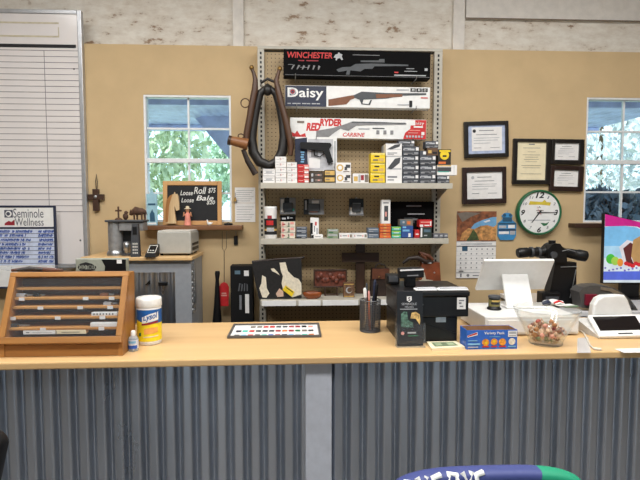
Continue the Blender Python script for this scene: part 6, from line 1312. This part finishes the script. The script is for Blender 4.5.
# monitor
Yv = 3.28; cx_ = P(628, 260, Yv).x; root = thing('monitor', 'bright flat screen showing a colourful dessert picture below the right window', 'monitor', (cx_, Yv, TZ + .0005)); S = lambda px, py, Y=Yv: (P(px, py, Y).x - cx_, P(px, py, Y).z - TZ)
b = MB(); out = [(602.7, 283.6), (604.6, 213.4), (668, 229.6), (668, 283.6)]; b.prism(BLACK, [S(*p) for p in out], 0, .03); b.build('housing', root)
b = MB(); y = -.001
EM = lambda n, c: emit(n, c, .85)
scr = [(603.2, 282.6), (605, 214.2), (667, 230), (667, 282.6)]
b.poly(EM('screen_pale', (226, 238, 250)), [S(*p) for p in scr], y)
lx = lambda py: 603.2 + (282.6 - py) / 68.4 * 1.8
b.poly(EM('screen_magenta', (208, 26, 138)), [S(605, 214.2), S(604.8, 226.5), S(625, 226), S(667, 228.5), S(667, 230)], y - .0005)
b.poly(EM('screen_magenta', (208, 26, 138)), [S(605, 214.2), S(604.8, 226.5), S(616, 224), S(636, 226.4), S(667, 240), S(667, 230)], y - .0006)
b.poly(EM('screen_sky', (128, 196, 240)), [S(lx(228), 227.2), S(lx(244), 246), S(667, 246), S(667, 241), S(636, 227.4), S(616, 225)], y - .0004)
b.poly(EM('screen_sky_light', (176, 218, 246)), [S(lx(246), 246), S(lx(258), 258), S(667, 258), S(667, 246)], y - .0004)
b.poly(EM('screen_blue', (88, 110, 222)), [S(lx(280), 280), S(lx(272), 271.5), S(667, 271), S(667, 280)], y - .0004)
b.poly(EM('screen_frost', (236, 228, 232)), [S(619, 247), S(627, 240), S(634, 242), S(634, 266), S(625, 268)], y - .0008)
b.poly(EM('screen_cocoa', (96, 34, 34)), [S(623, 248.5), S(630, 242.5), S(633, 244), S(631, 258), S(634, 265), S(627, 266)], y - .0012)
b.poly(EM('screen_gold', (196, 152, 96)), [S(633, 240), S(640, 236), S(655, 238), S(655, 264), S(634, 264), S(631, 256)], y - .0014)
def disc(n, c, px, py, rx, ry, k): b.poly(EM(n, c), [S(px + rx * math.cos(i * PI / 10), py + ry * math.sin(i * PI / 10)) for i in range(20)], y - k)
disc('screen_green', (70, 190, 60), 610.5, 259, 4.6, 5, .001); disc('screen_lime', (170, 214, 80), 615, 261, 4, 4.4, .0012); disc('screen_orange', (244, 150, 50), 620, 262.5, 3, 4, .0014)
for i in range(8): disc('screen_red', (214, 40, 48), 626 + i * 3.2, 264.5 + (i % 3) * 1.2 - 1, 2.4, 2, .0016)
for i in range(16): disc('screen_violet', (120, 110, 190), 605 + i * 3.9, 268 + (i * 7 % 4) * .8, 1.1, .9, .0017)
b.build('screen', root)
b = MB(); A = S(620, 284); b.bx(BLACK, S(622, 284)[0], S(640, 284)[0], .005, .04, 0.008, A[1] - .001, .003); b.bx(BLACK, S(612, 284)[0], S(650, 284)[0], -.04, .09, 0, .0085, .003); b.build('stand', root)

# ------------------------------------------------------------------ seats in front of the counter
Yst = 1.12; cx_ = P(489, 475, Yst).x
FAB = None
def fabric():
    t = NT('printed_stool_fabric'); c = t.n('ShaderNodeTexCoord'); s = t.n('ShaderNodeSeparateXYZ'); t.l(c.outputs['Object'], s.inputs[0])
    k = t.math('ADD', s.outputs['X'], t.math('MULTIPLY', t.math('SUBTRACT', s.outputs['Z'], ZST), -.35)); f = t.math('ADD', t.math('MULTIPLY', k, 1.0), .5)
    col_ = t.ramp(f, [(0, L((56, 66, 122))), (.62, L((20, 140, 104)))], 'CONSTANT'); t.base(col_); t.b.inputs['Roughness'].default_value = .6; t.bump(t.noise(t.coord(), 200), .1); return t.m
ZST = P(489, 468, Yst).z
FAB = fabric()
def bar_stool(label, cx_, Yst, ztop, m, letters):
    root = thing('bar_stool', label, 'stool', (cx_, Yst, 0)); SH = .74
    b = MB(); n = 36; outl = []
    for i in range(n + 1):
        a = PI * i / n; outl.append((.235 * math.copysign(abs(math.cos(a)) ** .62, math.cos(a)), ztop - .06 + .06 * abs(math.sin(a)) ** .9))
    outl += [(-.19, SH + .12), (.19, SH + .12)]
    bm = bmesh.new(); A = [bm.verts.new((p[0], -.025, p[1])) for p in outl]; B = [bm.verts.new((p[0], .025, p[1])) for p in outl]; k = len(outl)
    bm.faces.new(A); bm.faces.new(B[::-1])
    for i in range(k): bm.faces.new((A[i], B[i], B[(i + 1) % k], A[(i + 1) % k]))
    bmesh.ops.recalc_face_normals(bm, faces=bm.faces[:]); bmesh.ops.bevel(bm, geom=[e for e in bm.edges if abs(e.verts[0].co.y - e.verts[1].co.y) < 1e-5], offset=.015, segments=3, affect='EDGES', profile=.5)
    o = b; o.bm(bm, m, True); bo = o.build('backrest', root)
    if letters:
        drop = lambda x: .06 - .06 * abs(1 - min(1, abs(x) / .235) ** (2 / .62)) ** .45
        for i, px in enumerate((-.195, -.165, -.13, -.095, -.06, -.03)):
            q_ = MB(); z0_ = ztop - drop(px) - .006; e = .02
            sh_ = [[(-.012, -.06), (-.004, -.004), (.01, -.008), (.014, -.05)], [(-.01, -.004), (.002, -.05), (.014, -.002)], [(.01, -.006), (-.008, -.012), (-.006, -.06)]][i % 3]
            q_.tube(WHITE, [(px + u_, -.024 + max(0, v_ + .02) * .7, z0_ + .006 + v_ * .5) for u_, v_ in sh_], .008, 6); q_.build('white_letter', bo)
    b = MB(); b.lathe(m, [(.16, SH - .03), (.19, SH - .01), (.19, SH + .02), (.16, SH + .045), (0, SH + .05)], (0, -.16, 0)); b.build('seat', root)
    b = MB()
    for sx in (-.12, .12): b.tube(BLACK, [(sx, -.02, SH - .02), (sx, .03, SH + .05), (sx, .034, ztop - .12)], .012, 8)
    b.build('back_frame', root)
    for sx in (-1, 1):
        for sy in (-1, 1):
            b = MB(); b.tube(BLACK, [(sx * .11, -.16 + sy * .11, SH - .03), (sx * .19, -.16 + sy * .19, 0)], .013, 8); b.build('leg', root)
    b = MB(); b.tube(BLACK, [(.17 * math.cos(t * PI / 12), -.16 + .17 * math.sin(t * PI / 12), .28) for t in range(24)], .009, 6, closed=True); b.build('foot_ring', root)
bar_stool('bar stool with navy, white and green printed back at the bottom edge', cx_, Yst, ZST, FAB, True)
bar_stool('black bar stool barely visible at the lower left edge', P(3, 430, 1.2).x - .23, 1.2, P(3, 421, 1.2).z, BLACK, False)
